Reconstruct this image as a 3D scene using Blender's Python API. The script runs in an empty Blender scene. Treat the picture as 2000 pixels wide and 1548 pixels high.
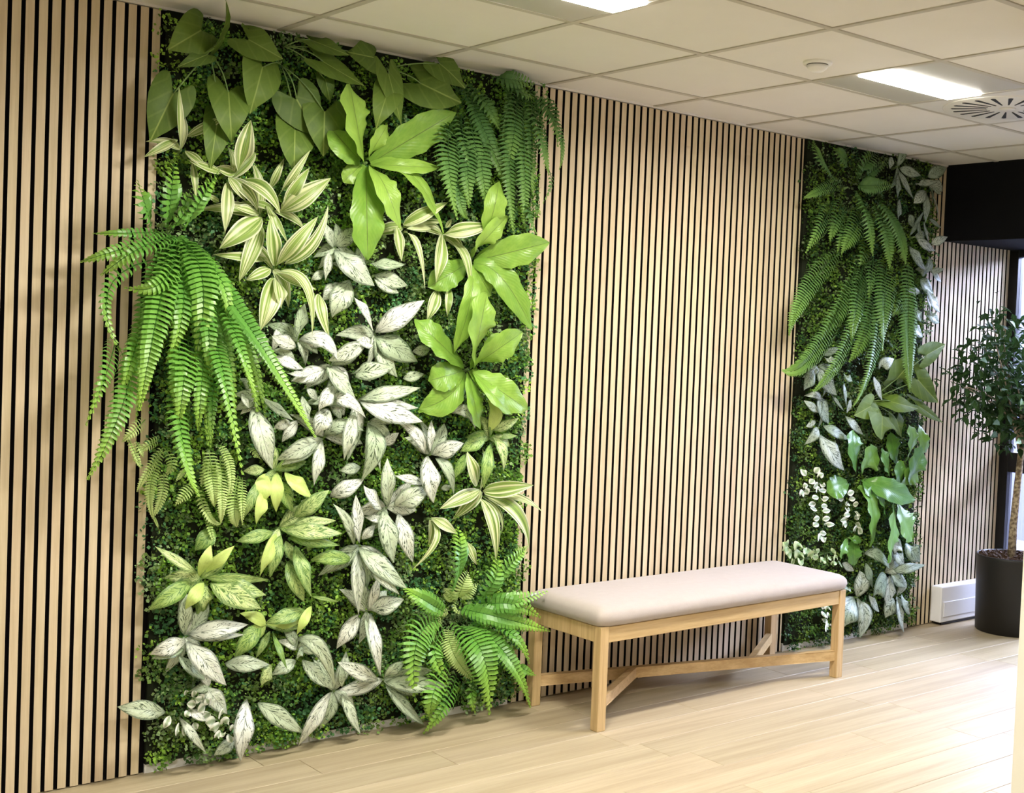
import bpy, bmesh, math, random
import numpy as np
from mathutils import Vector, Matrix, Quaternion

# ------------------------------------------------------------------ camera, world, exposure
scene = bpy.context.scene
COL = scene.collection
W_PX, H_PX = 2000, 1548
cam_data = bpy.data.cameras.new('camera')
cam = bpy.data.objects.new('camera', cam_data)
COL.objects.link(cam)
yaw, pitch, roll = 0.71232, 0.03479, -0.04237
fwd = Vector((math.sin(yaw) * math.cos(pitch), math.cos(yaw) * math.cos(pitch), -math.sin(pitch)))
right = Vector((math.cos(yaw), -math.sin(yaw), 0))
down = fwd.cross(right)
r2 = right * math.cos(roll) + down * math.sin(roll)
d2 = -right * math.sin(roll) + down * math.cos(roll)
m3 = Matrix((r2, -d2, -fwd)).transposed()
cam.matrix_world = Matrix.Translation((-3.25069, -4.3124, 1.56799)) @ m3.to_4x4()
cam_data.sensor_fit = 'HORIZONTAL'
cam_data.sensor_width = 36.0
cam_data.lens = 2504.83 / W_PX * 36.0
cam_data.shift_x = -(1201.577 - 1000) / W_PX
cam_data.shift_y = (743.457 - 774) / W_PX
cam_data.clip_start = 0.05
scene.camera = cam

world = bpy.data.worlds.new('world')
scene.world = world
world.use_nodes = True
bgn = world.node_tree.nodes['Background']
bgn.inputs[0].default_value = (0.66, 0.72, 1.0, 1)
bgn.inputs[1].default_value = 38.0

scene.view_settings.view_transform = 'Standard'
scene.view_settings.look = 'None'
scene.view_settings.gamma = 1.0
scene.view_settings.use_curve_mapping = False
scene.view_settings.exposure = 1.0
LAMP_STRENGTH = 14.0      # visible glow of the diffuser
LAMP_WATTS = 22.0         # downward beam of each fixture
LAMP_SPREAD = 168.0
LAMP_COLOR = (1.0, 0.96, 0.87, 1)

# window portal: guides the sky light through the glazed end
pl = bpy.data.lights.new('window_portal', 'AREA')
pl.shape = 'RECTANGLE'; pl.size = 1.5; pl.size_y = 2.1
pl.cycles.is_portal = True
po = bpy.data.objects.new('window_portal', pl); COL.objects.link(po)
po.location = (3.66, -0.81, 1.1); po.rotation_euler = (0, math.radians(90), 0)

CEIL = 2.602
TILE = 0.60436
GX0, GY0 = 0.0258, -0.322
rng = random.Random(11)

# ------------------------------------------------------------------ helpers
def tag(o, label=None, cat=None, group=None, kind=None):
    if label: o['label'] = label
    if cat: o['category'] = cat
    if group: o['group'] = group
    if kind: o['kind'] = kind
    return o

def link(name, me, mat=None, parent=None, loc=(0, 0, 0), rot=None):
    o = bpy.data.objects.new(name, me)
    COL.objects.link(o)
    if mat is not None and me is not None and len(me.materials) == 0:
        me.materials.append(mat)
    if parent is not None:
        o.parent = parent
    o.location = loc
    if rot: o.rotation_euler = rot
    return o

def empty(name, loc=(0, 0, 0), rz=0):
    o = bpy.data.objects.new(name, None)
    o.empty_display_size = 0.05
    COL.objects.link(o)
    o.location = loc
    o.rotation_euler = (0, 0, rz)
    return o

def mesh_pd(name, verts, faces, smooth=False, uvs=None):
    me = bpy.data.meshes.new(name)
    me.from_pydata([tuple(v) for v in verts], [], faces)
    if smooth:
        me.polygons.foreach_set('use_smooth', [True] * len(me.polygons))
    if uvs is not None:
        ul = me.uv_layers.new(name='UVMap')
        idx = np.empty(len(me.loops), dtype=np.int32)
        me.loops.foreach_get('vertex_index', idx)
        ul.data.foreach_set('uv', np.asarray(uvs, dtype=np.float32)[idx].ravel())
    me.update()
    return me

def box_mesh(name, x0, x1, y0, y1, z0, z1, bevel=0.0, seg=2):
    bm = bmesh.new()
    bmesh.ops.create_cube(bm, size=1.0)
    for v in bm.verts:
        v.co = ((x0 + x1) / 2 + v.co.x * (x1 - x0), (y0 + y1) / 2 + v.co.y * (y1 - y0), (z0 + z1) / 2 + v.co.z * (z1 - z0))
    if bevel > 0:
        bmesh.ops.bevel(bm, geom=bm.edges[:], offset=bevel, segments=seg, profile=0.5, affect='EDGES')
    me = bpy.data.meshes.new(name)
    bm.to_mesh(me); bm.free()
    return me

def box(name, x0, x1, y0, y1, z0, z1, mat, parent=None, bevel=0.0, seg=2):
    return link(name, box_mesh(name, x0, x1, y0, y1, z0, z1, bevel, seg), mat, parent)

def bar_mesh(name, a, b, w, h, bevel=0.0):
    """square bar from a to b, w across (horizontal), h high"""
    a, b = Vector(a), Vector(b)
    t = (b - a); L = t.length; t.normalize()
    up = Vector((0, 0, 1))
    if abs(t.z) > .9: up = Vector((0, 1, 0))
    s = t.cross(up).normalized(); u = s.cross(t).normalized()
    bm = bmesh.new()
    bmesh.ops.create_cube(bm, size=1.0)
    for v in bm.verts:
        c = v.co.copy()
        v.co = a + t * ((c.x + .5) * L) + s * (c.y * w) + u * (c.z * h)
    if bevel > 0:
        bmesh.ops.bevel(bm, geom=bm.edges[:], offset=bevel, segments=2, profile=0.5, affect='EDGES')
    me = bpy.data.meshes.new(name)
    bm.to_mesh(me); bm.free()
    return me

def tube_vf(pts, radii, n=6):
    pts = [Vector(p) for p in pts]
    V, F = [], []
    prev = None
    for i, p in enumerate(pts):
        t = (pts[min(i + 1, len(pts) - 1)] - pts[max(i - 1, 0)]).normalized()
        ref = Vector((0, -1, 0.1)) if abs(t.y) < .9 else Vector((0, 0, 1))
        s = t.cross(ref).normalized(); u = s.cross(t)
        for k in range(n):
            a = 2 * math.pi * k / n
            V.append(p + (s * math.cos(a) + u * math.sin(a)) * radii[i])
    for i in range(len(pts) - 1):
        for k in range(n):
            a, b = i * n + k, i * n + (k + 1) % n
            F.append((a, b, b + n, a + n))
    F.append(tuple(range(n - 1, -1, -1)))
    F.append(tuple(range((len(pts) - 1) * n, len(pts) * n)))
    return V, F

def lathe(name, prof, n=40, smooth=True):
    V, F = [], []
    for (r, z) in prof:
        for k in range(n):
            a = 2 * math.pi * k / n
            V.append((r * math.cos(a), r * math.sin(a), z))
    for i in range(len(prof) - 1):
        for k in range(n):
            a, b = i * n + k, i * n + (k + 1) % n
            F.append((a, b, b + n, a + n))
    return mesh_pd(name, V, F, smooth)

# ------------------------------------------------------------------ materials
class NT:
    """small node-tree writer"""
    def __init__(s, name):
        s.m = bpy.data.materials.new(name); s.m.use_nodes = True
        s.t = s.m.node_tree
        s.b = s.t.nodes['Principled BSDF']; s.out = s.t.nodes['Material Output']
    def n(s, typ, **kw):
        nd = s.t.nodes.new(typ)
        for k, v in kw.items():
            setattr(nd, k, v)
        return nd
    def l(s, a, b): s.t.links.new(a, b)
    def val(s, sock, v):
        if isinstance(v, (int, float)): sock.default_value = v
        elif isinstance(v, tuple): sock.default_value = v
        else: s.l(v, sock)
    def math(s, op, a, b=0.0, c=None, clamp=False):
        nd = s.n('ShaderNodeMath', operation=op, use_clamp=clamp)
        s.val(nd.inputs[0], a); s.val(nd.inputs[1], b)
        if c is not None: s.val(nd.inputs[2], c)
        return nd.outputs[0]
    def mix(s, f, a, b, mode='MIX'):
        nd = s.n('ShaderNodeMix', data_type='RGBA', blend_type=mode)
        s.val(nd.inputs[0], f); s.val(nd.inputs[6], a); s.val(nd.inputs[7], b)
        return nd.outputs[2]
    def step(s, v, lo, hi):
        nd = s.n('ShaderNodeMapRange', interpolation_type='SMOOTHSTEP')
        s.val(nd.inputs[0], v); nd.inputs[1].default_value = lo; nd.inputs[2].default_value = hi
        nd.inputs[3].default_value = 0; nd.inputs[4].default_value = 1
        return nd.outputs[0]
    def noise(s, vec, scale, detail=3.0, rough=0.5, dist=0.0):
        nd = s.n('ShaderNodeTexNoise')
        if vec is not None: s.l(vec, nd.inputs['Vector'])
        nd.inputs['Scale'].default_value = scale; nd.inputs['Detail'].default_value = detail
        nd.inputs['Roughness'].default_value = rough; nd.inputs['Distortion'].default_value = dist
        return nd.outputs['Fac']
    def comb(s, x, y, z):
        nd = s.n('ShaderNodeCombineXYZ')
        s.val(nd.inputs[0], x); s.val(nd.inputs[1], y); s.val(nd.inputs[2], z)
        return nd.outputs[0]
    def sep(s, v):
        nd = s.n('ShaderNodeSeparateXYZ'); s.l(v, nd.inputs[0]); return nd.outputs
    def coord(s, which='Object'):
        return s.n('ShaderNodeTexCoord').outputs[which]
    def rand(s): return s.n('ShaderNodeObjectInfo').outputs['Random']
    def bump(s, h, strength=0.2, dist=0.002):
        nd = s.n('ShaderNodeBump'); nd.inputs['Strength'].default_value = strength; nd.inputs['Distance'].default_value = dist
        s.l(h, nd.inputs['Height']); s.l(nd.outputs[0], s.b.inputs['Normal'])
        return nd.outputs[0]
    def base(s, c): s.val(s.b.inputs['Base Color'], c)
    def rough(s, r): s.val(s.b.inputs['Roughness'], r)
    def spec(s, v): s.b.inputs['Specular IOR Level'].default_value = v
    def translucent(s, col, f):
        tr = s.n('ShaderNodeBsdfTranslucent'); s.val(tr.inputs[0], col)
        mx = s.n('ShaderNodeMixShader'); mx.inputs[0].default_value = f
        s.l(s.b.outputs[0], mx.inputs[1]); s.l(tr.outputs[0], mx.inputs[2])
        s.l(mx.outputs[0], s.out.inputs['Surface'])

def plain(name, col, rough=0.6, spec=0.4, metal=0.0, var=0.0):
    t = NT(name)
    c = (*col, 1)
    if var > 0:
        nz = t.noise(t.coord(), 6.0, 4)
        t.base(t.mix(nz, tuple(x * (1 - var) for x in col) + (1,), tuple(min(1, x * (1 + var)) for x in col) + (1,)))
    else:
        t.base(c)
    t.rough(rough); t.spec(spec); t.b.inputs['Metallic'].default_value = metal
    return t.m

def wood(name, dark, light, axis='Z', scale=1.0, rough=0.55, rvar=0.25):
    t = NT(name)
    x, y, z = t.sep(t.coord())[0:3]
    r = t.rand()
    o = t.math('MULTIPLY', r, 37.0)
    k = {'X': (1.2, 26, 26), 'Y': (26, 1.2, 26), 'Z': (26, 26, 1.2)}[axis]
    v = t.comb(t.math('MULTIPLY_ADD', x, k[0] * scale, o), t.math('MULTIPLY_ADD', y, k[1] * scale, o), t.math('MULTIPLY_ADD', z, k[2] * scale, o))
    n1 = t.noise(v, 1.6, 5, 0.6, 0.4)
    n2 = t.noise(v, 9.0, 3, 0.6)
    f = t.math('ADD', t.math('MULTIPLY', n1, 0.75), t.math('MULTIPLY', n2, 0.25))
    f = t.step(f, 0.3, 0.72)
    c = t.mix(f, (*dark, 1), (*light, 1))
    hs = t.n('ShaderNodeHueSaturation')
    t.l(t.math('MULTIPLY_ADD', r, rvar, 1 - rvar / 2), hs.inputs['Value'])
    t.l(t.math('MULTIPLY_ADD', t.math('FRACT', t.math('MULTIPLY', r, 7.3)), 0.012, 0.496), hs.inputs['Hue'])
    t.l(c, hs.inputs['Color'])
    t.base(hs.outputs[0]); t.rough(rough); t.spec(0.35)
    t.bump(n2, 0.12, 0.001)
    return t.m

M = {}
M['slat'] = wood('oak_slat', (0.56, 0.445, 0.285), (0.71, 0.59, 0.41), 'Z', 1.0, 0.55, 0.12)
M['slat_core'] = plain('black_slat_core', (0.008, 0.007, 0.006), 0.9, 0.1)
M['bench_wood'] = wood('bench_oak', (0.44, 0.29, 0.13), (0.64, 0.46, 0.24), 'X', 1.0, 0.5, 0.08)
M['bench_leg'] = wood('bench_oak_leg', (0.44, 0.29, 0.13), (0.64, 0.46, 0.24), 'Z', 1.0, 0.5, 0.08)
M['plank'] = wood('oak_plank', (0.345, 0.275, 0.17), (0.475, 0.395, 0.262), 'X', 0.42, 0.5, 0.14)
M['felt'] = plain('black_felt', (0.006, 0.005, 0.005), 0.95, 0.05)
M['white'] = plain('white_paint', (0.80, 0.79, 0.76), 0.6)
M['column'] = plain('column_paint', (0.74, 0.72, 0.62), 0.6)
M['tile'] = plain('ceiling_tile', (0.76, 0.735, 0.68), 0.85, 0.2, 0, 0.03)
M['grid'] = plain('ceiling_grid', (0.50, 0.47, 0.40), 0.5)
M['wing'] = plain('light_wing', (0.50, 0.49, 0.45), 0.4, 0.5)
M['black'] = plain('black_paint', (0.006, 0.006, 0.007), 0.85, 0.1)
M['frame'] = plain('black_frame', (0.008, 0.008, 0.010), 0.4, 0.4)
M['pot'] = plain('black_pot', (0.010, 0.009, 0.008), 0.5, 0.4)
M['soil'] = plain('bark_mulch', (0.055, 0.032, 0.02), 0.9, 0.2, 0, 0.5)
M['vent'] = plain('vent_plate', (0.72, 0.71, 0.67), 0.4, 0.5)
M['slot'] = plain('vent_slot', (0.01, 0.01, 0.01), 0.7)
M['backing'] = plain('panel_backing', (0.018, 0.022, 0.012), 0.9, 0.1)
M['heater'] = plain('heater_white', (0.82, 0.82, 0.84), 0.45)
M['rubber'] = plain('detector_ring', (0.12, 0.11, 0.10), 0.6)

def mat_fabric():
    t = NT('seat_fabric')
    co = t.coord()
    wv = t.noise(co, 420, 2, 0.6); w2 = t.noise(co, 30, 3)
    t.base(t.mix(t.math('MULTIPLY_ADD', wv, 0.7, t.math('MULTIPLY', w2, 0.3)), (0.345, 0.295, 0.262, 1), (0.50, 0.445, 0.41, 1)))
    t.rough(0.9); t.spec(0.15); t.bump(wv, 0.25, 0.001)
    t.b.inputs['Sheen Weight'].default_value = 0.2
    return t.m
M['fabric'] = mat_fabric()

def mat_bark():
    t = NT('trunk_bark')
    n1 = t.noise(t.coord(), 60, 4)
    t.base(t.mix(t.step(n1, .35, .65), (0.12, 0.085, 0.05, 1), (0.42, 0.34, 0.22, 1)))
    t.rough(0.85); t.bump(n1, .4, .003)
    return t.m
M['bark'] = mat_bark()

def mat_emit():
    t = NT('light_diffuser')
    e = t.n('ShaderNodeEmission'); e.inputs[0].default_value = LAMP_COLOR; e.inputs[1].default_value = LAMP_STRENGTH
    t.l(e.outputs[0], t.out.inputs['Surface'])
    return t.m
M['lamp'] = mat_emit()

def mat_glass():
    t = NT('window_glass')
    tr = t.n('ShaderNodeBsdfTransparent'); tr.inputs[0].default_value = (0.92, 0.94, 0.97, 1)
    gl = t.n('ShaderNodeBsdfGlossy'); gl.inputs['Roughness'].default_value = 0.02
    fr = t.n('ShaderNodeFresnel'); fr.inputs[0].default_value = 1.35
    mx = t.n('ShaderNodeMixShader'); t.l(fr.outputs[0], mx.inputs[0]); t.l(tr.outputs[0], mx.inputs[1]); t.l(gl.outputs[0], mx.inputs[2])
    t.l(mx.outputs[0], t.out.inputs['Surface'])
    return t.m
M['glass'] = mat_glass()

# leaf materials: UV x = across the blade (0.5 = midrib), UV y = along it (0 = base, 1 = tip)
def leaf_uv(t):
    u, v, _ = t.sep(t.coord('UV'))[0:3]
    sgn = t.math('SIGN', t.math('SUBTRACT', u, 0.5))
    U = t.math('MULTIPLY', t.math('ABSOLUTE', t.math('SUBTRACT', u, 0.5)), 2.0)
    return u, v, U, sgn

def mat_silver(name, pale, pale2, vein, cover=0.56, edge=0.86, length=9.0, gloss=0.4, lime=None):
    t = NT(name)
    u, v, U, sg = leaf_uv(t); r = t.rand()
    ro = t.math('MULTIPLY', r, 61.0)
    a = t.math('SUBTRACT', t.math('MULTIPLY', v, length), t.math('MULTIPLY', U, length * 0.36))
    vec = t.comb(t.math('MULTIPLY_ADD', a, 1.5, ro), t.math('MULTIPLY_ADD', sg, 7.0, t.math('MULTIPLY', U, 1.7)), ro)
    n1 = t.noise(vec, 1.5, 3, 0.6, 0.5)
    fine = t.noise(t.comb(t.math('MULTIPLY_ADD', u, 5.0, ro), t.math('MULTIPLY', v, 14.0), ro), 1.6, 2, 0.5)
    dark = t.math('MULTIPLY', t.step(n1, cover, cover + 0.055), t.step(fine, 0.34, 0.46))
    rib = t.math('SUBTRACT', 1.0, t.step(U, 0.012, 0.05))
    dark = t.math('MAXIMUM', dark, t.math('MULTIPLY', rib, 0.6))
    marg = t.step(t.math('MULTIPLY_ADD', fine, 0.25, U), edge, edge + 0.16)
    basal = t.math('SUBTRACT', 1.0, t.step(v, 0.0, 0.14))
    dark = t.math('MAXIMUM', dark, t.math('MULTIPLY', t.math('MAXIMUM', marg, basal), 0.75))
    pc = t.mix(t.step(t.math('ADD', t.math('MULTIPLY', fine, .5), t.math('MULTIPLY', r, .5)), 0.3, 0.75), (*pale, 1), (*pale2, 1))
    pc = t.mix(t.math('MULTIPLY', t.step(t.math('FRACT', t.math('MULTIPLY', r, 5.7)), 0.45, 1.0), 0.55), pc, (pale[0] * .55, pale[1] * .66, pale[2] * .5, 1))
    if lime:
        lm = t.step(t.math('FRACT', t.math('MULTIPLY', r, 3.37)), 0.70, 0.74)
        pc = t.mix(lm, pc, (*lime, 1)); dark = t.math('MULTIPLY', dark, t.math('SUBTRACT', 1.0, t.math('MULTIPLY', lm, 0.85)))
    c = t.mix(t.math('MULTIPLY', dark, 0.92), pc, (*vein, 1))
    t.base(c); t.rough(gloss); t.spec(0.4)
    t.bump(n1, 0.15, 0.002)
    t.translucent(c, 0.18)
    return t.m
M['A'] = mat_silver('silver_leaf', (0.56, 0.66, 0.46), (0.84, 0.87, 0.78), (0.022, 0.055, 0.014), 0.545)
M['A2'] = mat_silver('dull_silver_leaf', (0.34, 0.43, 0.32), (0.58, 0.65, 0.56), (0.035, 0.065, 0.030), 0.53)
M['G'] = mat_silver('marbled_leaf', (0.36, 0.52, 0.14), (0.70, 0.82, 0.38), (0.07, 0.18, 0.03), 0.505, 0.80, 10.0, 0.4, (0.60, 0.76, 0.22))

def mat_striped():
    t = NT('striped_leaf')
    u, v, U, sg = leaf_uv(t); r = t.rand(); ro = t.math('MULTIPLY', r, 53.0)
    n1 = t.noise(t.comb(t.math('MULTIPLY_ADD', u, 4.6, ro), t.math('MULTIPLY', v, 0.3), ro), 1.3, 2, 0.5)
    n2 = t.noise(t.comb(t.math('MULTIPLY_ADD', u, 8.5, ro), t.math('MULTIPLY', v, 0.3), ro), 1.3, 1)
    c = t.mix(t.step(n1, 0.44, 0.58), (0.27, 0.40, 0.085, 1), (0.80, 0.83, 0.48, 1))
    c = t.mix(t.math('MULTIPLY', t.step(n2, 0.55, 0.64), 0.75), c, (0.13, 0.23, 0.045, 1))
    dk = t.math('MULTIPLY', t.step(U, 0.60, 0.70), t.math('SUBTRACT', 1.0, t.step(U, 0.80, 0.88)))
    c = t.mix(t.math('MULTIPLY', dk, t.math('MULTIPLY', t.step(n1, .35, .6), t.math('MULTIPLY_ADD', r, 0.6, 0.1))), c, (0.035, 0.085, 0.03, 1))
    c = t.mix(t.math('MULTIPLY', t.step(U, 0.84, 0.92), .75), c, (0.78, 0.81, 0.62, 1))
    t.base(c); t.rough(0.42); t.spec(0.4); t.bump(n2, 0.12, 0.001); t.translucent(c, 0.2)
    return t.m
M['D'] = mat_striped()

def mat_green(name, lo, hi, rib, ribw=0.03, veins=10.0, vein_f=0.25, rough=0.45, tr=0.2, tipc=None, spec=0.4):
    t = NT(name)
    u, v, U, sg = leaf_uv(t); r = t.rand(); ro = t.math('MULTIPLY', r, 41.0)
    nz = t.noise(t.comb(t.math('MULTIPLY_ADD', u, 3.0, ro), t.math('MULTIPLY', v, 5.0), ro), 2.0, 4, 0.6)
    f = t.math('ADD', t.math('MULTIPLY', nz, 0.6), t.math('MULTIPLY', r, 0.4))
    c = t.mix(t.step(f, 0.2, 0.8), (*lo, 1), (*hi, 1))
    wv = t.math('SINE', t.math('MULTIPLY', t.math('SUBTRACT', t.math('MULTIPLY', v, veins), t.math('MULTIPLY', U, veins * .3)), 6.283))
    lines = t.step(wv, 0.75, 1.0)
    c = t.mix(t.math('MULTIPLY', lines, vein_f), c, (*rib, 1))
    if tipc: c = t.mix(t.step(v, 0.45, 1.0), c, (*tipc, 1))
    c = t.mix(t.math('MULTIPLY', t.math('SUBTRACT', 1.0, t.step(U, ribw * .4, ribw)), 0.8), c, (*rib, 1))
    t.base(c); t.rough(rough); t.spec(spec); t.bump(wv, 0.10, 0.002); t.translucent(c, tr)
    return t.m
M['H'] = mat_green('heart_leaf', (0.085, 0.155, 0.020), (0.15, 0.245, 0.035), (0.32, 0.42, 0.10), 0.045, 5.0, 0.15, 0.55)
M['B'] = mat_green('strap_leaf', (0.18, 0.36, 0.045), (0.33, 0.53, 0.085), (0.08, 0.10, 0.03), 0.03, 16.0, 0.05, 0.32, 0.22, None, 0.5)
M['B2'] = mat_green('strap_leaf_dark', (0.10, 0.27, 0.045), (0.20, 0.40, 0.075), (0.22, 0.40, 0.09), 0.03, 16.0, 0.05, 0.28, 0.2, None, 0.5)
M['F'] = mat_green('fern_frond', (0.11, 0.31, 0.045), (0.20, 0.45, 0.07), (0.04, 0.16, 0.02), 0.10, 4.0, 0.0, 0.36, 0.22, (0.34, 0.58, 0.08), 0.5)
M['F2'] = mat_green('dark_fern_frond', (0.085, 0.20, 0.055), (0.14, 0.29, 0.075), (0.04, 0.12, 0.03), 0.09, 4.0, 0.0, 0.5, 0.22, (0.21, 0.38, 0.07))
M['P'] = mat_green('pale_fern_frond', (0.42, 0.60, 0.17), (0.60, 0.74, 0.29), (0.25, 0.42, 0.10), 0.09, 4.0, 0.0, 0.5, 0.3, (0.58, 0.70, 0.27))
M['stem'] = plain('green_stem', (0.16, 0.26, 0.08), 0.5)

def mat_sprig(name, mid, edge):
    t = NT(name)
    u, v, U, sg = leaf_uv(t); r = t.rand()
    nz = t.noise(t.coord('UV'), 9.0, 3)
    c = t.mix(t.step(t.math('MULTIPLY_ADD', nz, 0.5, U), 0.45, 0.85), (*mid, 1), (*edge, 1))
    t.base(c); t.rough(0.5); t.translucent(c, 0.2)
    return t.m
M['V'] = mat_sprig('variegated_leaf', (0.36, 0.46, 0.28), (0.82, 0.85, 0.74))
M['V2'] = mat_sprig('round_pale_leaf', (0.30, 0.46, 0.20), (0.55, 0.66, 0.38))

def mat_moss():
    t = NT('mat_foliage')
    at = t.n('ShaderNodeAttribute', attribute_name='tint')
    t.base(at.outputs['Color']); t.rough(0.5); t.spec(0.3)
    t.translucent(at.outputs['Color'], 0.2)
    return t.m
M['moss'] = mat_moss()
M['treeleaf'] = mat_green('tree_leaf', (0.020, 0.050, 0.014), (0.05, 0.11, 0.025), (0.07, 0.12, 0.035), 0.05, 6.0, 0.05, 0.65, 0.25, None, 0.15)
M['treeleaf_lit'] = mat_green('tree_leaf_lit', (0.10, 0.22, 0.03), (0.18, 0.33, 0.05), (0.2, 0.3, 0.08), 0.05, 6.0, 0.05, 0.4, 0.25)  # brighter copy of the tree leaf: light on the crown painted into its colour

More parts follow.
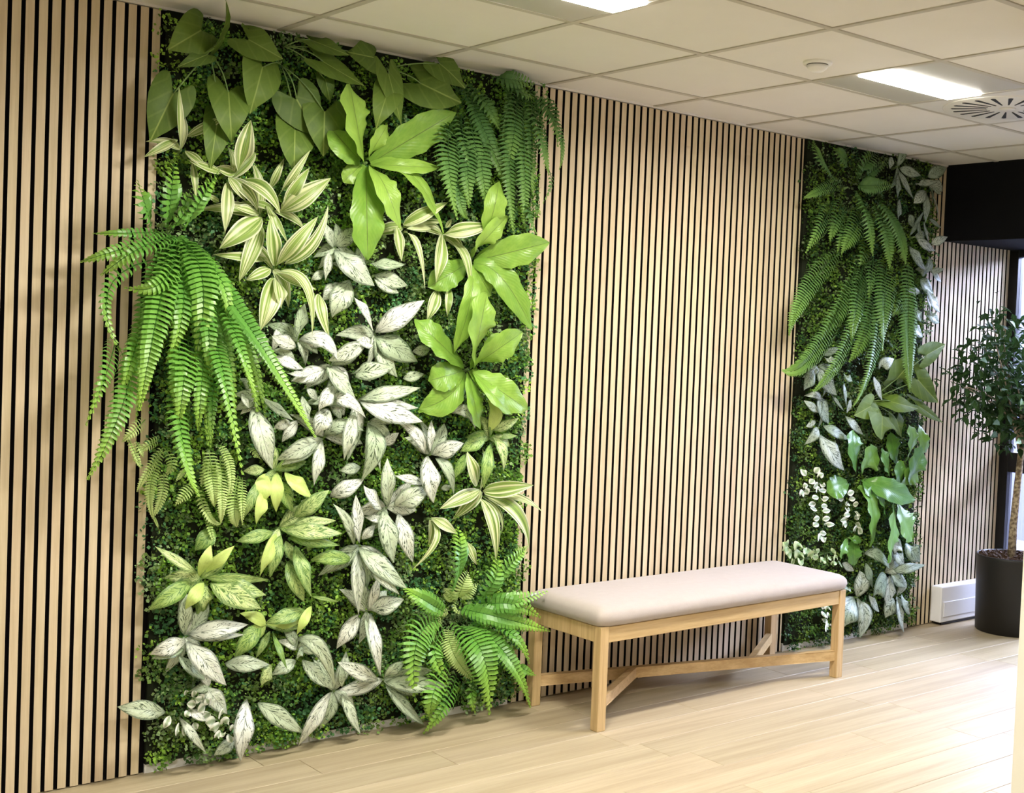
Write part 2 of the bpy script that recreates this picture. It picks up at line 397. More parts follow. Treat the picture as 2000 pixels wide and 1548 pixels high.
PLANTS = [
('H', 'heart_leaf_plant', 'heart-leaved olive green plant in the top left corner of the large living wall', (-1.457, -0.08, 2.471), [
 (-1.511,-.109,2.529,-1.578,-.138,2.48,-1.625,-.117,2.442,.136),
 (-1.49,-.114,2.451,-1.556,-.148,2.414,-1.598,-.128,2.388,.055),
 (-1.465,-.113,2.483,-1.49,-.26,2.548,-1.56,-.4,2.575,.093),
 (-1.597,-.102,2.305,-1.636,-.109,2.22,-1.665,-.09,2.14,.138),
 (-1.408,-.106,2.34,-1.421,-.156,2.247,-1.399,-.125,2.167,.142),
 (-1.438,-.093,2.238,-1.469,-.14,2.148,-1.466,-.111,2.068,.099),
]),
('H', 'heart_leaf_plant', 'heart-leaved plant whose four overlapping leaves hang left of the upper strap-leaf fern', (-1.193, -0.08, 2.475), [
 (-1.337,-.096,2.531,-1.283,-.118,2.504,-1.21,-.099,2.486,.137),
 (-1.287,-.104,2.446,-1.321,-.134,2.356,-1.331,-.11,2.277,.158),
 (-1.151,-.095,2.355,-1.108,-.097,2.295,-1.057,-.083,2.237,.173),
 (-1.05,-.113,2.325,-1.058,-.128,2.243,-1.048,-.11,2.166,.153),
 (-1.153,-.094,2.249,-1.171,-.131,2.17,-1.158,-.107,2.101,.152),
]),
('H', 'heart_leaf_plant', 'heart-leaved plant tucked under the ceiling above the upper strap-leaf fern', (-1.182, -0.08, 2.542), [
 (-1.095,-.093,2.572,-1.042,-.131,2.55,-.956,-.108,2.542,.091),
 (-.849,-.093,2.555,-.918,-.117,2.55,-.964,-.101,2.554,.131),
 (-1.06,-.112,2.5,-.979,-.115,2.47,-.886,-.099,2.444,.108),
 (-1.042,-.095,2.443,-1.032,-.098,2.402,-1.017,-.09,2.364,.068),
]),
('H', 'heart_leaf_plant', 'heart-leaved plant beside the dark hanging fern at the top right of the large wall', (-0.789, -0.08, 2.526), [
 (-.789,-.112,2.454,-.843,-.16,2.364,-.851,-.132,2.29,.108),
 (-.796,-.114,2.5,-.776,-.133,2.408,-.732,-.111,2.322,.113),
 (-.652,-.107,2.49,-.578,-.135,2.461,-.469,-.112,2.443,.182),
 (-.574,-.114,2.575,-.521,-.122,2.541,-.452,-.108,2.502,.124),
]),
('B', 'strap_leaf_fern', 'uppermost strap-leaf fern, with one broad leaf hanging straight down, on the large wall', (-0.839, -0.048, 2.174), [
 (-.865,-.074,2.179,-.958,-.179,2.296,-.972,-.145,2.434,.152),
 (-.871,-.057,2.176,-.984,-.152,2.213,-1.027,-.121,2.268,.103),
 (-.835,-.054,2.191,-.832,-.115,2.248,-.781,-.095,2.318,.055),
 (-.821,-.052,2.175,-.69,-.131,2.28,-.488,-.104,2.406,.114),
 (-.829,-.065,2.167,-.734,-.152,2.166,-.566,-.123,2.182,.051),
 (-.872,-.067,2.158,-.919,-.088,2.121,-.949,-.08,2.087,.059),
 (-.844,-.058,2.159,-.884,-.146,1.977,-.857,-.117,1.809,.119),
 (-.826,-.062,2.157,-.826,-.173,2.075,-.739,-.137,1.935,.093),
 (-.827,-.062,2.167,-.703,-.149,2.138,-.534,-.12,1.935,.067),
]),
('B', 'strap_leaf_fern', 'middle strap-leaf fern, reaching over the slats at the right edge of the large wall', (-0.355, -0.048, 1.845), [
 (-.339,-.051,1.843,-.235,-.157,1.885,-.023,-.123,1.94,.107),
 (-.362,-.051,1.863,-.355,-.167,1.939,-.241,-.129,2.029,.075),
 (-.32,-.071,1.917,-.348,-.179,2.028,-.302,-.144,2.157,.086),
 (-.355,-.07,1.83,-.265,-.143,1.777,-.085,-.118,1.574,.105),
 (-.352,-.064,1.823,-.424,-.154,1.667,-.468,-.124,1.474,.082),
 (-.365,-.051,1.834,-.497,-.109,1.777,-.575,-.089,1.726,.09),
 (-.353,-.074,1.819,-.341,-.117,1.764,-.288,-.102,1.71,.094),
]),
('B', 'strap_leaf_fern', 'lowest and brightest lime green strap-leaf rosette on the large wall', (-0.348, -0.048, 1.411), [
 (-.385,-.069,1.426,-.556,-.15,1.516,-.651,-.123,1.602,.107),
 (-.344,-.074,1.427,-.396,-.19,1.574,-.342,-.152,1.718,.147),
 (-.309,-.059,1.449,-.296,-.113,1.505,-.233,-.095,1.56,.051),
 (-.333,-.069,1.427,-.288,-.167,1.498,-.149,-.134,1.568,.1),
 (-.349,-.069,1.408,-.261,-.146,1.334,-.094,-.12,1.251,.109),
 (-.342,-.071,1.401,-.319,-.182,1.323,-.192,-.146,1.235,.072),
 (-.361,-.074,1.394,-.38,-.147,1.288,-.331,-.122,1.176,.082),
 (-.368,-.059,1.396,-.493,-.135,1.309,-.609,-.109,1.257,.103),
 (-.392,-.073,1.404,-.516,-.141,1.386,-.578,-.119,1.365,.096),
 (-.352,-.073,1.412,-.356,-.095,1.441,-.34,-.088,1.468,.022),
]),
('D', 'striped_leaf_plant', 'small cream-striped plant with a thin upright leaf beside the left slats', (-1.545, -0.048, 2.132), [
 (-1.549,-.058,2.137,-1.586,-.136,2.227,-1.583,-.114,2.332,.031),
 (-1.558,-.054,2.164,-1.632,-.099,2.122,-1.682,-.086,2.088,.032),
 (-1.527,-.054,2.178,-1.474,-.098,2.218,-1.396,-.086,2.267,.033),
 (-1.54,-.075,2.128,-1.521,-.125,2.098,-1.476,-.11,2.077,.029),
 (-1.504,-.051,2.097,-1.511,-.09,2.028,-1.498,-.079,1.965,.029),
]),
('D', 'striped_leaf_plant', 'cream-striped plant with one broad upright leaf under the hanging heart leaves', (-1.363, -0.048, 2.057), [
 (-1.347,-.063,2.083,-1.369,-.158,2.16,-1.336,-.131,2.254,.071),
 (-1.353,-.056,2.076,-1.402,-.083,2.078,-1.434,-.075,2.085,.039),
 (-1.407,-.071,2.069,-1.491,-.127,2.077,-1.544,-.111,2.094,.029),
 (-1.381,-.061,2.041,-1.413,-.128,1.947,-1.406,-.109,1.862,.053),
 (-1.384,-.073,2.059,-1.361,-.095,2.018,-1.325,-.089,1.98,.037),
 (-1.372,-.062,2.055,-1.32,-.099,2.007,-1.281,-.088,1.951,.051),
 (-1.335,-.053,2.053,-1.282,-.141,2.018,-1.209,-.116,1.945,.058),
]),
('D', 'striped_leaf_plant', 'cream-striped plant whose widest leaf points down towards the big fern', (-1.253, -0.048, 1.942), [
 (-1.275,-.074,1.942,-1.344,-.124,1.948,-1.383,-.109,1.959,.039),
 (-1.256,-.07,1.931,-1.368,-.148,1.864,-1.432,-.125,1.806,.075),
 (-1.251,-.061,1.906,-1.316,-.118,1.8,-1.347,-.102,1.7,.06),
 (-1.413,-.071,1.97,-1.442,-.08,1.98,-1.466,-.078,1.991,.02),
]),
('D', 'striped_leaf_plant', 'fan of upright cream-striped leaves left of the upper strap-leaf fern', (-1.202, -0.048, 1.96), [
 (-1.228,-.061,2.032,-1.22,-.101,2.085,-1.188,-.09,2.145,.03),
 (-1.201,-.071,2.008,-1.19,-.171,2.086,-1.115,-.142,2.179,.036),
 (-1.18,-.061,1.978,-1.172,-.15,2.042,-1.107,-.124,2.119,.05),
 (-1.183,-.068,1.961,-1.127,-.144,2.021,-1.021,-.122,2.092,.075),
 (-1.234,-.057,1.979,-1.232,-.103,1.924,-1.202,-.09,1.873,.032),
 (-1.211,-.054,1.959,-1.201,-.1,1.901,-1.162,-.087,1.847,.021),
]),
('D', 'striped_leaf_plant', 'largest cream-striped plant, with a pale yellow leaf hanging beside the big fern', (-1.198, -0.048, 1.755), [
 (-1.204,-.075,1.766,-1.245,-.135,1.846,-1.248,-.118,1.93,.066),
 (-1.193,-.066,1.767,-1.165,-.164,1.853,-1.073,-.135,1.949,.06),
 (-1.158,-.058,1.776,-1.088,-.134,1.855,-1.023,-.113,1.997,.045),
 (-1.217,-.057,1.788,-1.348,-.113,1.786,-1.442,-.097,1.787,.035),
 (-1.217,-.072,1.753,-1.288,-.125,1.728,-1.326,-.11,1.707,.042),
 (-1.201,-.07,1.721,-1.255,-.136,1.627,-1.269,-.117,1.535,.085),
 (-1.192,-.067,1.719,-1.208,-.124,1.665,-1.189,-.107,1.614,.07),
 (-1.19,-.069,1.742,-1.124,-.153,1.699,-1.078,-.129,1.524,.053),
 (-1.193,-.068,1.745,-1.142,-.121,1.716,-1.056,-.106,1.69,.037),
 (-1.021,-.062,1.675,-1.039,-.115,1.608,-.991,-.1,1.514,.051),
]),
('D', 'striped_leaf_plant', 'cream-striped plant in front of the middle strap-leaf fern', (-0.494, -0.048, 1.933), [
 (-.498,-.067,1.936,-.439,-.148,1.956,-.308,-.125,1.986,.064),
 (-.562,-.074,1.952,-.634,-.101,1.945,-.684,-.093,1.941,.032),
 (-.505,-.065,1.935,-.562,-.139,1.835,-.558,-.118,1.741,.077),
 (-.464,-.064,1.913,-.427,-.116,1.839,-.389,-.101,1.711,.064),
 (-.49,-.067,1.962,-.482,-.074,1.979,-.467,-.072,1.998,.024),
 (-.516,-.07,1.716,-.567,-.115,1.655,-.582,-.102,1.597,.053),
 (-.465,-.07,1.733,-.5,-.12,1.674,-.492,-.105,1.617,.034),
]),
('D', 'striped_leaf_plant', 'slim cream-striped plant hanging below the tip of the uppermost strap-leaf fern', (-0.674, -0.048, 1.947), [
 (-.681,-.066,1.956,-.621,-.128,2.003,-.51,-.11,2.058,.053),
 (-.682,-.071,1.928,-.674,-.158,1.873,-.616,-.133,1.713,.04),
 (-.712,-.071,1.946,-.727,-.114,1.881,-.703,-.102,1.814,.052),
]),
('D', 'striped_leaf_plant', 'cream-striped plant with arching leaves at the right edge below the lime rosette', (-0.267, -0.048, 0.925), [
 (-.295,-.067,.944,-.37,-.135,1.023,-.384,-.116,1.089,.064),
 (-.272,-.074,.921,-.213,-.166,.941,-.065,-.14,.944,.068),
 (-.28,-.063,.924,-.416,-.125,.901,-.496,-.107,.866,.059),
 (-.251,-.071,.912,-.132,-.131,.894,.006,-.114,.827,.041),
 (-.249,-.062,.899,-.158,-.159,.828,-.069,-.131,.675,.078),
 (-.275,-.068,.89,-.272,-.153,.797,-.233,-.129,.642,.062),
 (-.252,-.054,.891,-.22,-.122,.834,-.192,-.103,.743,.03),
]),
('D', 'striped_leaf_plant', 'small striped plant with a thin curved leaf above the lower right fern', (-0.501, -0.048, 0.82), [
 (-.503,-.065,.828,-.479,-.122,.802,-.406,-.105,.763,.047),
 (-.504,-.061,.811,-.531,-.14,.748,-.62,-.117,.638,.03),
 (-.336,-.069,.72,-.34,-.113,.68,-.305,-.1,.629,.038),
]),
('A', 'silver_leaf_plant', 'shaded silver-leaved plant below the tip of the broad hanging strap leaf', (-0.956, -0.048, 1.848), [
 (-.971,-.068,1.85,-1.017,-.116,1.89,-1.024,-.091,1.935,.044),
 (-.956,-.054,1.854,-.925,-.075,1.89,-.873,-.057,1.929,.059),
 (-.963,-.066,1.841,-.921,-.141,1.776,-.812,-.097,1.716,.094),
 (-.985,-.067,1.832,-1.01,-.1,1.776,-1.006,-.078,1.723,.048),
 (-.996,-.051,1.761,-1.041,-.085,1.74,-1.058,-.068,1.722,.031),
]),
('A', 'silver_leaf_plant', 'bright silver-leaved plant pointing right below the slim striped plant', (-0.869, -0.048, 1.749), [
 (-.813,-.056,1.801,-.768,-.107,1.801,-.674,-.078,1.806,.052),
 (-.79,-.053,1.761,-.736,-.085,1.743,-.648,-.061,1.727,.064),
 (-.79,-.055,1.747,-.757,-.09,1.721,-.69,-.068,1.696,.055),
 (-.935,-.051,1.721,-.98,-.074,1.686,-1.003,-.058,1.653,.053),
 (-.898,-.06,1.733,-.964,-.119,1.661,-.978,-.085,1.591,.081),
 (-.879,-.065,1.669,-.871,-.128,1.629,-.81,-.094,1.545,.049),
]),
('A', 'silver_leaf_plant', 'silver-leaved plant left of the lime rosette with a leaf raised to the right', (-0.778, -0.048, 1.535), [
 (-.788,-.073,1.545,-.726,-.141,1.609,-.593,-.098,1.675,.076),
 (-.781,-.06,1.528,-.715,-.108,1.484,-.599,-.074,1.437,.087),
 (-.819,-.06,1.499,-.925,-.111,1.466,-.984,-.079,1.432,.063),
 (-.793,-.071,1.5,-.838,-.083,1.508,-.869,-.072,1.515,.052),
 (-.765,-.051,1.486,-.748,-.099,1.432,-.684,-.07,1.376,.061),
 (-.533,-.052,1.484,-.595,-.087,1.481,-.623,-.07,1.477,.043),
]),
('A', 'silver_leaf_plant', 'silver-leaved plant beneath the pale yellow striped leaf', (-1.092, -0.048, 1.501), [
 (-1.091,-.058,1.508,-1.028,-.129,1.508,-.944,-.089,1.425,.068),
 (-1.106,-.074,1.511,-1.123,-.132,1.575,-1.095,-.1,1.638,.061),
 (-1.103,-.06,1.481,-1.18,-.118,1.5,-1.214,-.09,1.518,.05),
 (-1.208,-.066,1.481,-1.256,-.111,1.501,-1.273,-.09,1.519,.043),
]),
('A', 'silver_leaf_plant', 'white-leaved small plant at the right side of the big hanging fern', (-1.188, -0.048, 1.465), [
 (-1.183,-.054,1.449,-1.147,-.096,1.426,-1.076,-.071,1.402,.05),
 (-1.228,-.064,1.474,-1.226,-.1,1.446,-1.197,-.082,1.417,.038),
 (-1.054,-.074,1.382,-1.127,-.132,1.386,-1.157,-.106,1.387,.026),
]),
('A', 'silver_leaf_plant', 'silver-leaved plant in the centre of the large wall with a long diagonal leaf', (-0.955, -0.048, 1.416), [
 (-.976,-.059,1.416,-.954,-.128,1.359,-.872,-.09,1.296,.071),
 (-.875,-.05,1.386,-.832,-.133,1.403,-.714,-.091,1.415,.066),
 (-.986,-.064,1.403,-1.072,-.1,1.381,-1.126,-.075,1.358,.058),
]),
('A', 'silver_leaf_plant', 'silver-leaved plant with three leaves stacked towards the lime rosette', (-0.843, -0.048, 1.289), [
 (-.838,-.054,1.294,-.758,-.14,1.32,-.593,-.092,1.338,.06),
 (-.84,-.072,1.282,-.758,-.159,1.251,-.589,-.111,1.208,.086),
 (-.834,-.061,1.284,-.753,-.136,1.277,-.598,-.091,1.26,.052),
 (-.652,-.057,1.371,-.618,-.079,1.382,-.561,-.064,1.39,.04),
]),
('A', 'silver_leaf_plant', 'silver-leaved plant right of the lowest tip of the big hanging fern', (-0.961, -0.048, 1.28), [
 (-.964,-.059,1.284,-.934,-.143,1.293,-.831,-.101,1.223,.054),
 (-.954,-.073,1.34,-1.02,-.141,1.297,-1.031,-.108,1.249,.055),
 (-1.008,-.056,1.291,-1.049,-.089,1.315,-1.064,-.073,1.336,.031),
 (-.965,-.062,1.257,-1.026,-.131,1.214,-1.032,-.099,1.162,.066),
]),
('A', 'silver_leaf_plant', 'silver and yellow-green plant with one white leaf hanging straight down at wall centre', (-0.972, -0.048, 1.154), [
 (-.977,-.058,1.158,-.933,-.113,1.199,-.825,-.081,1.174,.055),
 (-.986,-.062,1.138,-1.049,-.153,1.066,-1.039,-.107,.978,.055),
 (-.986,-.062,1.145,-1.11,-.125,1.116,-1.178,-.086,1.076,.066),
 (-.999,-.066,1.132,-1.1,-.113,1.098,-1.157,-.081,1.057,.046),
 (-.822,-.057,1.036,-.884,-.089,1.035,-.917,-.071,1.027,.042),
 (-.862,-.071,1.247,-.929,-.157,1.164,-.923,-.111,1.069,.057),
 (-1.089,-.063,1.214,-1.128,-.081,1.178,-1.149,-.065,1.138,.043),
]),
('A', 'silver_leaf_plant', 'silver-leaved plant with a long drooping white leaf just left of centre right', (-0.792, -0.048, 1.206), [
 (-.803,-.073,1.201,-.812,-.144,1.117,-.844,-.1,.986,.087),
 (-.764,-.056,1.189,-.798,-.138,1.11,-.758,-.095,1.017,.043),
 (-.732,-.054,1.114,-.71,-.077,1.14,-.664,-.062,1.163,.042),
]),
('A', 'silver_leaf_plant', 'silver-leaved plant half covered by the tip of the big hanging fern', (-1.245, -0.048, 1.29), [
 (-1.256,-.057,1.268,-1.267,-.162,1.164,-1.202,-.108,1.045,.081),
 (-1.231,-.062,1.301,-1.2,-.127,1.263,-1.118,-.091,1.217,.049),
 (-1.119,-.065,1.211,-1.169,-.102,1.203,-1.192,-.084,1.191,.037),
 (-1.066,-.053,1.304,-1.08,-.109,1.258,-1.05,-.081,1.205,.047),
 (-1.302,-.058,1.314,-1.307,-.099,1.289,-1.283,-.08,1.26,.03),
]),
('G', 'marbled_leaf_plant', 'green marbled plant with two lime leaves below the big hanging fern', (-1.166, -0.048, 1.037), [
 (-1.16,-.058,1.028,-1.189,-.119,.965,-1.173,-.088,.889,.046),
 (-1.15,-.063,1.002,-1.144,-.106,.948,-1.103,-.082,.884,.055),
 (-1.203,-.059,1.026,-1.239,-.11,.973,-1.238,-.084,.909,.06),
 (-1.131,-.065,1.031,-1.111,-.132,.991,-1.04,-.1,.937,.06),
 (-1.208,-.056,1.041,-1.254,-.069,1.041,-1.289,-.058,1.038,.036),
 (-1.235,-.073,1.001,-1.29,-.132,.944,-1.303,-.101,.874,.042),
 (-1.205,-.064,.969,-1.255,-.137,.918,-1.255,-.103,.852,.053),
]),
('G', 'marbled_leaf_plant', 'large green marbled plant spreading at the lower middle of the large wall', (-1.14, -0.048, 0.826), [
 (-1.094,-.069,.86,-1.048,-.113,.915,-.964,-.086,.96,.062),
 (-1.091,-.064,.842,-1.037,-.124,.852,-.935,-.093,.846,.037),
 (-1.127,-.066,.821,-1.059,-.157,.823,-.917,-.112,.8,.057),
 (-1.115,-.073,.794,-1.052,-.147,.786,-.928,-.108,.755,.043),
 (-1.169,-.06,.814,-1.263,-.111,.811,-1.318,-.084,.795,.044),
 (-1.15,-.055,.807,-1.223,-.14,.748,-1.234,-.1,.665,.054),
 (-1.143,-.071,.803,-1.189,-.126,.738,-1.193,-.095,.657,.047),
 (-1.124,-.071,.781,-1.114,-.088,.743,-1.087,-.075,.698,.038),
 (-1.079,-.061,.759,-1.089,-.148,.68,-1.032,-.105,.573,.063),
 (-1.034,-.07,.734,-1.033,-.088,.765,-1.016,-.077,.791,.027),
 (-1.102,-.054,.703,-1.111,-.137,.644,-1.057,-.099,.557,.062),
 (-.847,-.064,.69,-.973,-.125,.717,-1.036,-.093,.707,.051),
 (-1.007,-.058,.565,-.974,-.102,.56,-.904,-.08,.538,.015),
]),
('A', 'silver_leaf_plant', 'silver-leaved plant with a white leaf hanging down at the lower centre', (-0.809, -0.048, 0.737), [
 (-.819,-.065,.751,-.861,-.118,.852,-.852,-.083,.937,.066),
 (-.834,-.052,.74,-.908,-.135,.84,-.951,-.091,.909,.04),
 (-.811,-.07,.762,-.795,-.09,.792,-.761,-.076,.816,.044),
 (-.823,-.067,.734,-.771,-.162,.666,-.629,-.111,.563,.08),
 (-.827,-.068,.714,-.854,-.126,.607,-.824,-.086,.478,.082),
 (-.79,-.075,.68,-.772,-.166,.631,-.671,-.12,.55,.053),
]),
('A', 'silver_leaf_plant', 'silver-leaved plant with one upright pointed leaf at the lower centre', (-0.702, -0.048, 0.876), [
 (-.692,-.051,.879,-.746,-.132,.984,-.726,-.088,1.071,.068),
 (-.67,-.055,.878,-.638,-.133,.923,-.531,-.093,.95,.077),
 (-.734,-.074,.877,-.806,-.126,.931,-.831,-.099,.973,.068),
 (-.699,-.053,.826,-.775,-.1,.844,-.81,-.077,.85,.038),
 (-.721,-.073,.869,-.737,-.14,.779,-.687,-.099,.668,.087),
 (-.655,-.065,.854,-.654,-.124,.765,-.593,-.085,.658,.067),
 (-.943,-.054,.929,-.903,-.107,.967,-.815,-.076,.994,.059),
]),
('A', 'silver_leaf_plant', 'silver-leaved plant whose leaves hang left of the lower right fern', (-0.771, -0.048, 0.483), [
 (-.757,-.051,.485,-.718,-.111,.514,-.624,-.079,.519,.068),
 (-.762,-.059,.487,-.764,-.094,.56,-.733,-.069,.618,.045),
 (-.8,-.051,.473,-.87,-.092,.424,-.9,-.063,.358,.061),
 (-.79,-.069,.472,-.801,-.153,.375,-.734,-.105,.239,.042),
 (-.753,-.053,.472,-.785,-.153,.376,-.727,-.1,.237,.058),
]),
('A', 'silver_leaf_plant', 'silver-leaved plant below the lime rosette with a pure white leaf pointing down', (-0.512, -0.048, 1.075), [
 (-.514,-.058,1.087,-.544,-.103,1.153,-.528,-.077,1.212,.055),
 (-.508,-.062,1.073,-.473,-.118,1.101,-.38,-.088,1.119,.069),
 (-.527,-.059,1.069,-.569,-.15,.988,-.522,-.104,.889,.083),
 (-.498,-.067,1.062,-.462,-.107,1.017,-.413,-.079,.913,.057),
 (-.545,-.066,1.078,-.617,-.116,1.159,-.697,-.083,1.214,.049),
 (-.544,-.073,.966,-.644,-.121,.99,-.695,-.094,1.003,.039),
 (-.427,-.066,1.236,-.384,-.111,1.246,-.328,-.086,1.174,.05),
 (-.465,-.064,.94,-.445,-.074,.944,-.414,-.066,.947,.027),
]),
('G', 'marbled_leaf_plant', 'green marbled plant directly under the lime rosette by the slats', (-0.232, -0.048, 1.131), [
 (-.248,-.069,1.163,-.245,-.105,1.237,-.274,-.084,1.292,.059),
 (-.214,-.053,1.162,-.185,-.098,1.191,-.107,-.076,1.215,.041),
 (-.258,-.059,1.14,-.34,-.091,1.115,-.386,-.073,1.085,.057),
 (-.218,-.054,1.143,-.213,-.122,1.085,-.186,-.09,.998,.049),
 (-.234,-.066,1.11,-.302,-.143,1.03,-.29,-.106,.937,.054),
 (-.35,-.067,1.072,-.398,-.092,1.025,-.417,-.075,.972,.048),
 (-.203,-.053,1.139,-.159,-.069,1.141,-.094,-.057,1.141,.027),
]),
('G', 'marbled_leaf_plant', 'green marbled star-shaped plant at the lower left of the large wall', (-1.429, -0.048, 0.666), [
 (-1.443,-.056,.688,-1.552,-.134,.757,-1.61,-.095,.802,.033),
 (-1.436,-.062,.679,-1.447,-.131,.746,-1.416,-.1,.793,.044),
 (-1.419,-.07,.692,-1.391,-.12,.744,-1.328,-.093,.782,.042),
 (-1.392,-.068,.84,-1.435,-.09,.809,-1.462,-.074,.772,.058),
 (-1.415,-.054,.672,-1.324,-.113,.669,-1.185,-.078,.646,.036),
 (-1.397,-.067,.654,-1.351,-.17,.622,-1.234,-.121,.556,.08),
 (-1.458,-.053,.663,-1.562,-.118,.634,-1.623,-.081,.584,.057),
 (-1.424,-.067,.656,-1.486,-.139,.629,-1.503,-.107,.579,.044),
 (-1.408,-.053,.646,-1.435,-.108,.615,-1.428,-.084,.566,.057),
 (-1.363,-.059,.649,-1.312,-.135,.636,-1.206,-.097,.598,.063),
]),
('A', 'silver_leaf_plant', 'silver-leaved plant below the green star-shaped one near the left slats', (-1.476, -0.048, 0.471), [
 (-1.484,-.058,.481,-1.504,-.11,.568,-1.489,-.077,.635,.049),
 (-1.471,-.059,.482,-1.401,-.145,.508,-1.269,-.097,.499,.063),
 (-1.468,-.053,.471,-1.4,-.129,.482,-1.276,-.084,.461,.039),
 (-1.481,-.066,.46,-1.573,-.139,.464,-1.619,-.102,.439,.056),
 (-1.483,-.061,.433,-1.567,-.127,.441,-1.609,-.094,.422,.036),
 (-1.475,-.063,.458,-1.445,-.161,.399,-1.348,-.109,.296,.074),
 (-1.503,-.064,.414,-1.48,-.124,.381,-1.417,-.091,.321,.053),
 (-1.337,-.06,.362,-1.289,-.138,.371,-1.183,-.096,.345,.056),
]),
('G', 'marbled_leaf_plant', 'small marbled plant with one lime leaf at the lower left', (-1.178, -0.048, 0.477), [
 (-1.202,-.051,.485,-1.27,-.096,.44,-1.304,-.069,.376,.059),
 (-1.162,-.051,.454,-1.205,-.085,.416,-1.222,-.065,.364,.026),
 (-1.159,-.062,.454,-1.167,-.142,.402,-1.117,-.105,.317,.034),
 (-1.027,-.05,.515,-1.143,-.124,.519,-1.202,-.089,.495,.053),
 (-1.163,-.072,.333,-1.198,-.107,.309,-1.208,-.09,.27,.053),
 (-1.007,-.061,.529,-1.064,-.115,.493,-1.077,-.089,.437,.035),
]),
('A', 'silver_leaf_plant', 'silver-leaved plant with two crossed leaves low in the middle', (-1.054, -0.048, 0.374), [
 (-1.058,-.052,.41,-1.005,-.132,.386,-.914,-.086,.222,.055),
 (-1.034,-.054,.335,-1,-.096,.287,-.927,-.068,.216,.066),
 (-1.063,-.06,.337,-1.128,-.097,.327,-1.163,-.075,.3,.048),
 (-1.028,-.054,.379,-1.065,-.098,.369,-1.069,-.079,.342,.035),
 (-1.066,-.057,.381,-1.089,-.07,.409,-1.099,-.06,.43,.037),
]),
('A', 'silver_leaf_plant', 'silver-leaved plant with two leaves spread to the floor at the bottom middle', (-0.897, -0.048, 0.196), [
 (-.913,-.057,.194,-1.012,-.122,.125,-1.052,-.08,.022,.07),
 (-.869,-.062,.185,-.857,-.115,.119,-.795,-.081,.022,.063),
 (-.876,-.073,.213,-.886,-.085,.258,-.883,-.073,.295,.029),
]),
('A', 'silver_leaf_plant', 'silver-leaved plant at the bottom left of the lower right fern', (-0.687, -0.048, 0.208), [
 (-.722,-.073,.216,-.846,-.133,.282,-.913,-.097,.318,.056),
 (-.695,-.067,.221,-.68,-.118,.263,-.618,-.092,.281,.045),
 (-.69,-.074,.207,-.599,-.153,.203,-.423,-.107,.157,.069),
 (-.685,-.067,.194,-.633,-.129,.115,-.515,-.088,.012,.063),
]),
('A', 'silver_leaf_plant', 'silver-leaved plant with a long white leaf almost touching the floor', (-1.228, -0.048, 0.219), [
 (-1.209,-.067,.204,-1.152,-.137,.157,-1.037,-.094,.071,.062),
 (-1.245,-.054,.219,-1.297,-.146,.132,-1.281,-.096,.012,.075),
]),
('A', 'silver_leaf_plant', 'silver-leaved plant behind the tiny white-leaved sprig', (-1.385, -0.048, 0.282), [
 (-1.397,-.051,.284,-1.373,-.088,.242,-1.321,-.063,.18,.061),
 (-1.281,-.052,.078,-1.335,-.081,.067,-1.366,-.062,.04,.044),
 (-1.468,-.074,.226,-1.448,-.105,.208,-1.408,-.087,.175,.035),
]),
('A', 'silver_leaf_plant', 'silver-leaved plant with a leaf pointing left across the slats near the floor', (-1.515, -0.048, 0.208), [
 (-1.542,-.058,.221,-1.649,-.122,.263,-1.715,-.083,.273,.061),
 (-1.492,-.057,.197,-1.47,-.121,.147,-1.404,-.084,.063,.032),
]),
('F', 'hanging_fern', 'big bright green fern hanging over the left slats', (-1.561, -0.064, 1.841), [
 (-1.65,-.08,1.873,-1.715,-.192,1.93,-1.721,-.147,2.001,.07),
 (-1.594,-.08,1.871,-1.628,-.19,1.974,-1.6,-.143,2.09,.073),
 (-1.54,-.08,1.864,-1.537,-.214,1.958,-1.455,-.16,2.069,.057),
 (-1.587,-.08,1.85,-1.585,-.18,1.899,-1.526,-.14,1.958,.039),
 (-1.557,-.08,1.899,-1.576,-.18,1.943,-1.541,-.141,1.999,.036),
 (-1.618,-.08,1.848,-1.764,-.185,1.83,-1.851,-.139,1.823,.032),
 (-1.617,-.08,1.832,-1.787,-.202,1.777,-1.889,-.151,1.732,.052),
 (-1.568,-.08,1.84,-1.726,-.208,1.787,-1.827,-.156,1.696,.064),
 (-1.554,-.08,1.822,-1.653,-.207,1.682,-1.752,-.155,1.656,.059),
 (-1.646,-.08,1.754,-1.821,-.187,1.637,-1.75,-.141,1.439,.046),
 (-1.754,-.08,1.491,-1.828,-.225,1.394,-1.867,-.168,1.223,.06),
 (-1.568,-.08,1.84,-1.681,-.227,1.545,-1.702,-.169,1.27,.087),
 (-1.568,-.08,1.84,-1.578,-.194,1.624,-1.606,-.146,1.424,.084),
 (-1.539,-.08,1.83,-1.518,-.201,1.684,-1.511,-.151,1.447,.105),
 (-1.536,-.08,1.547,-1.589,-.194,1.419,-1.577,-.146,1.286,.071),
 (-1.451,-.08,1.519,-1.509,-.197,1.362,-1.495,-.148,1.199,.064),
 (-1.535,-.08,1.391,-1.567,-.184,1.179,-1.485,-.139,.976,.087),
 (-1.688,-.08,1.511,-1.764,-.191,1.287,-1.848,-.143,1.048,.074),
 (-1.653,-.08,1.589,-1.737,-.201,1.453,-1.756,-.151,1.316,.059),
 (-1.523,-.08,1.825,-1.449,-.186,1.7,-1.399,-.14,1.563,.061),
 (-1.523,-.08,1.825,-1.322,-.187,1.518,-1.061,-.141,1.167,.071),
 (-1.41,-.08,1.648,-1.396,-.226,1.49,-1.3,-.168,1.298,.056),
 (-1.434,-.08,1.539,-1.447,-.223,1.391,-1.342,-.166,1.048,.074),
 (-1.415,-.08,1.457,-1.463,-.183,1.303,-1.446,-.138,1.141,.042),
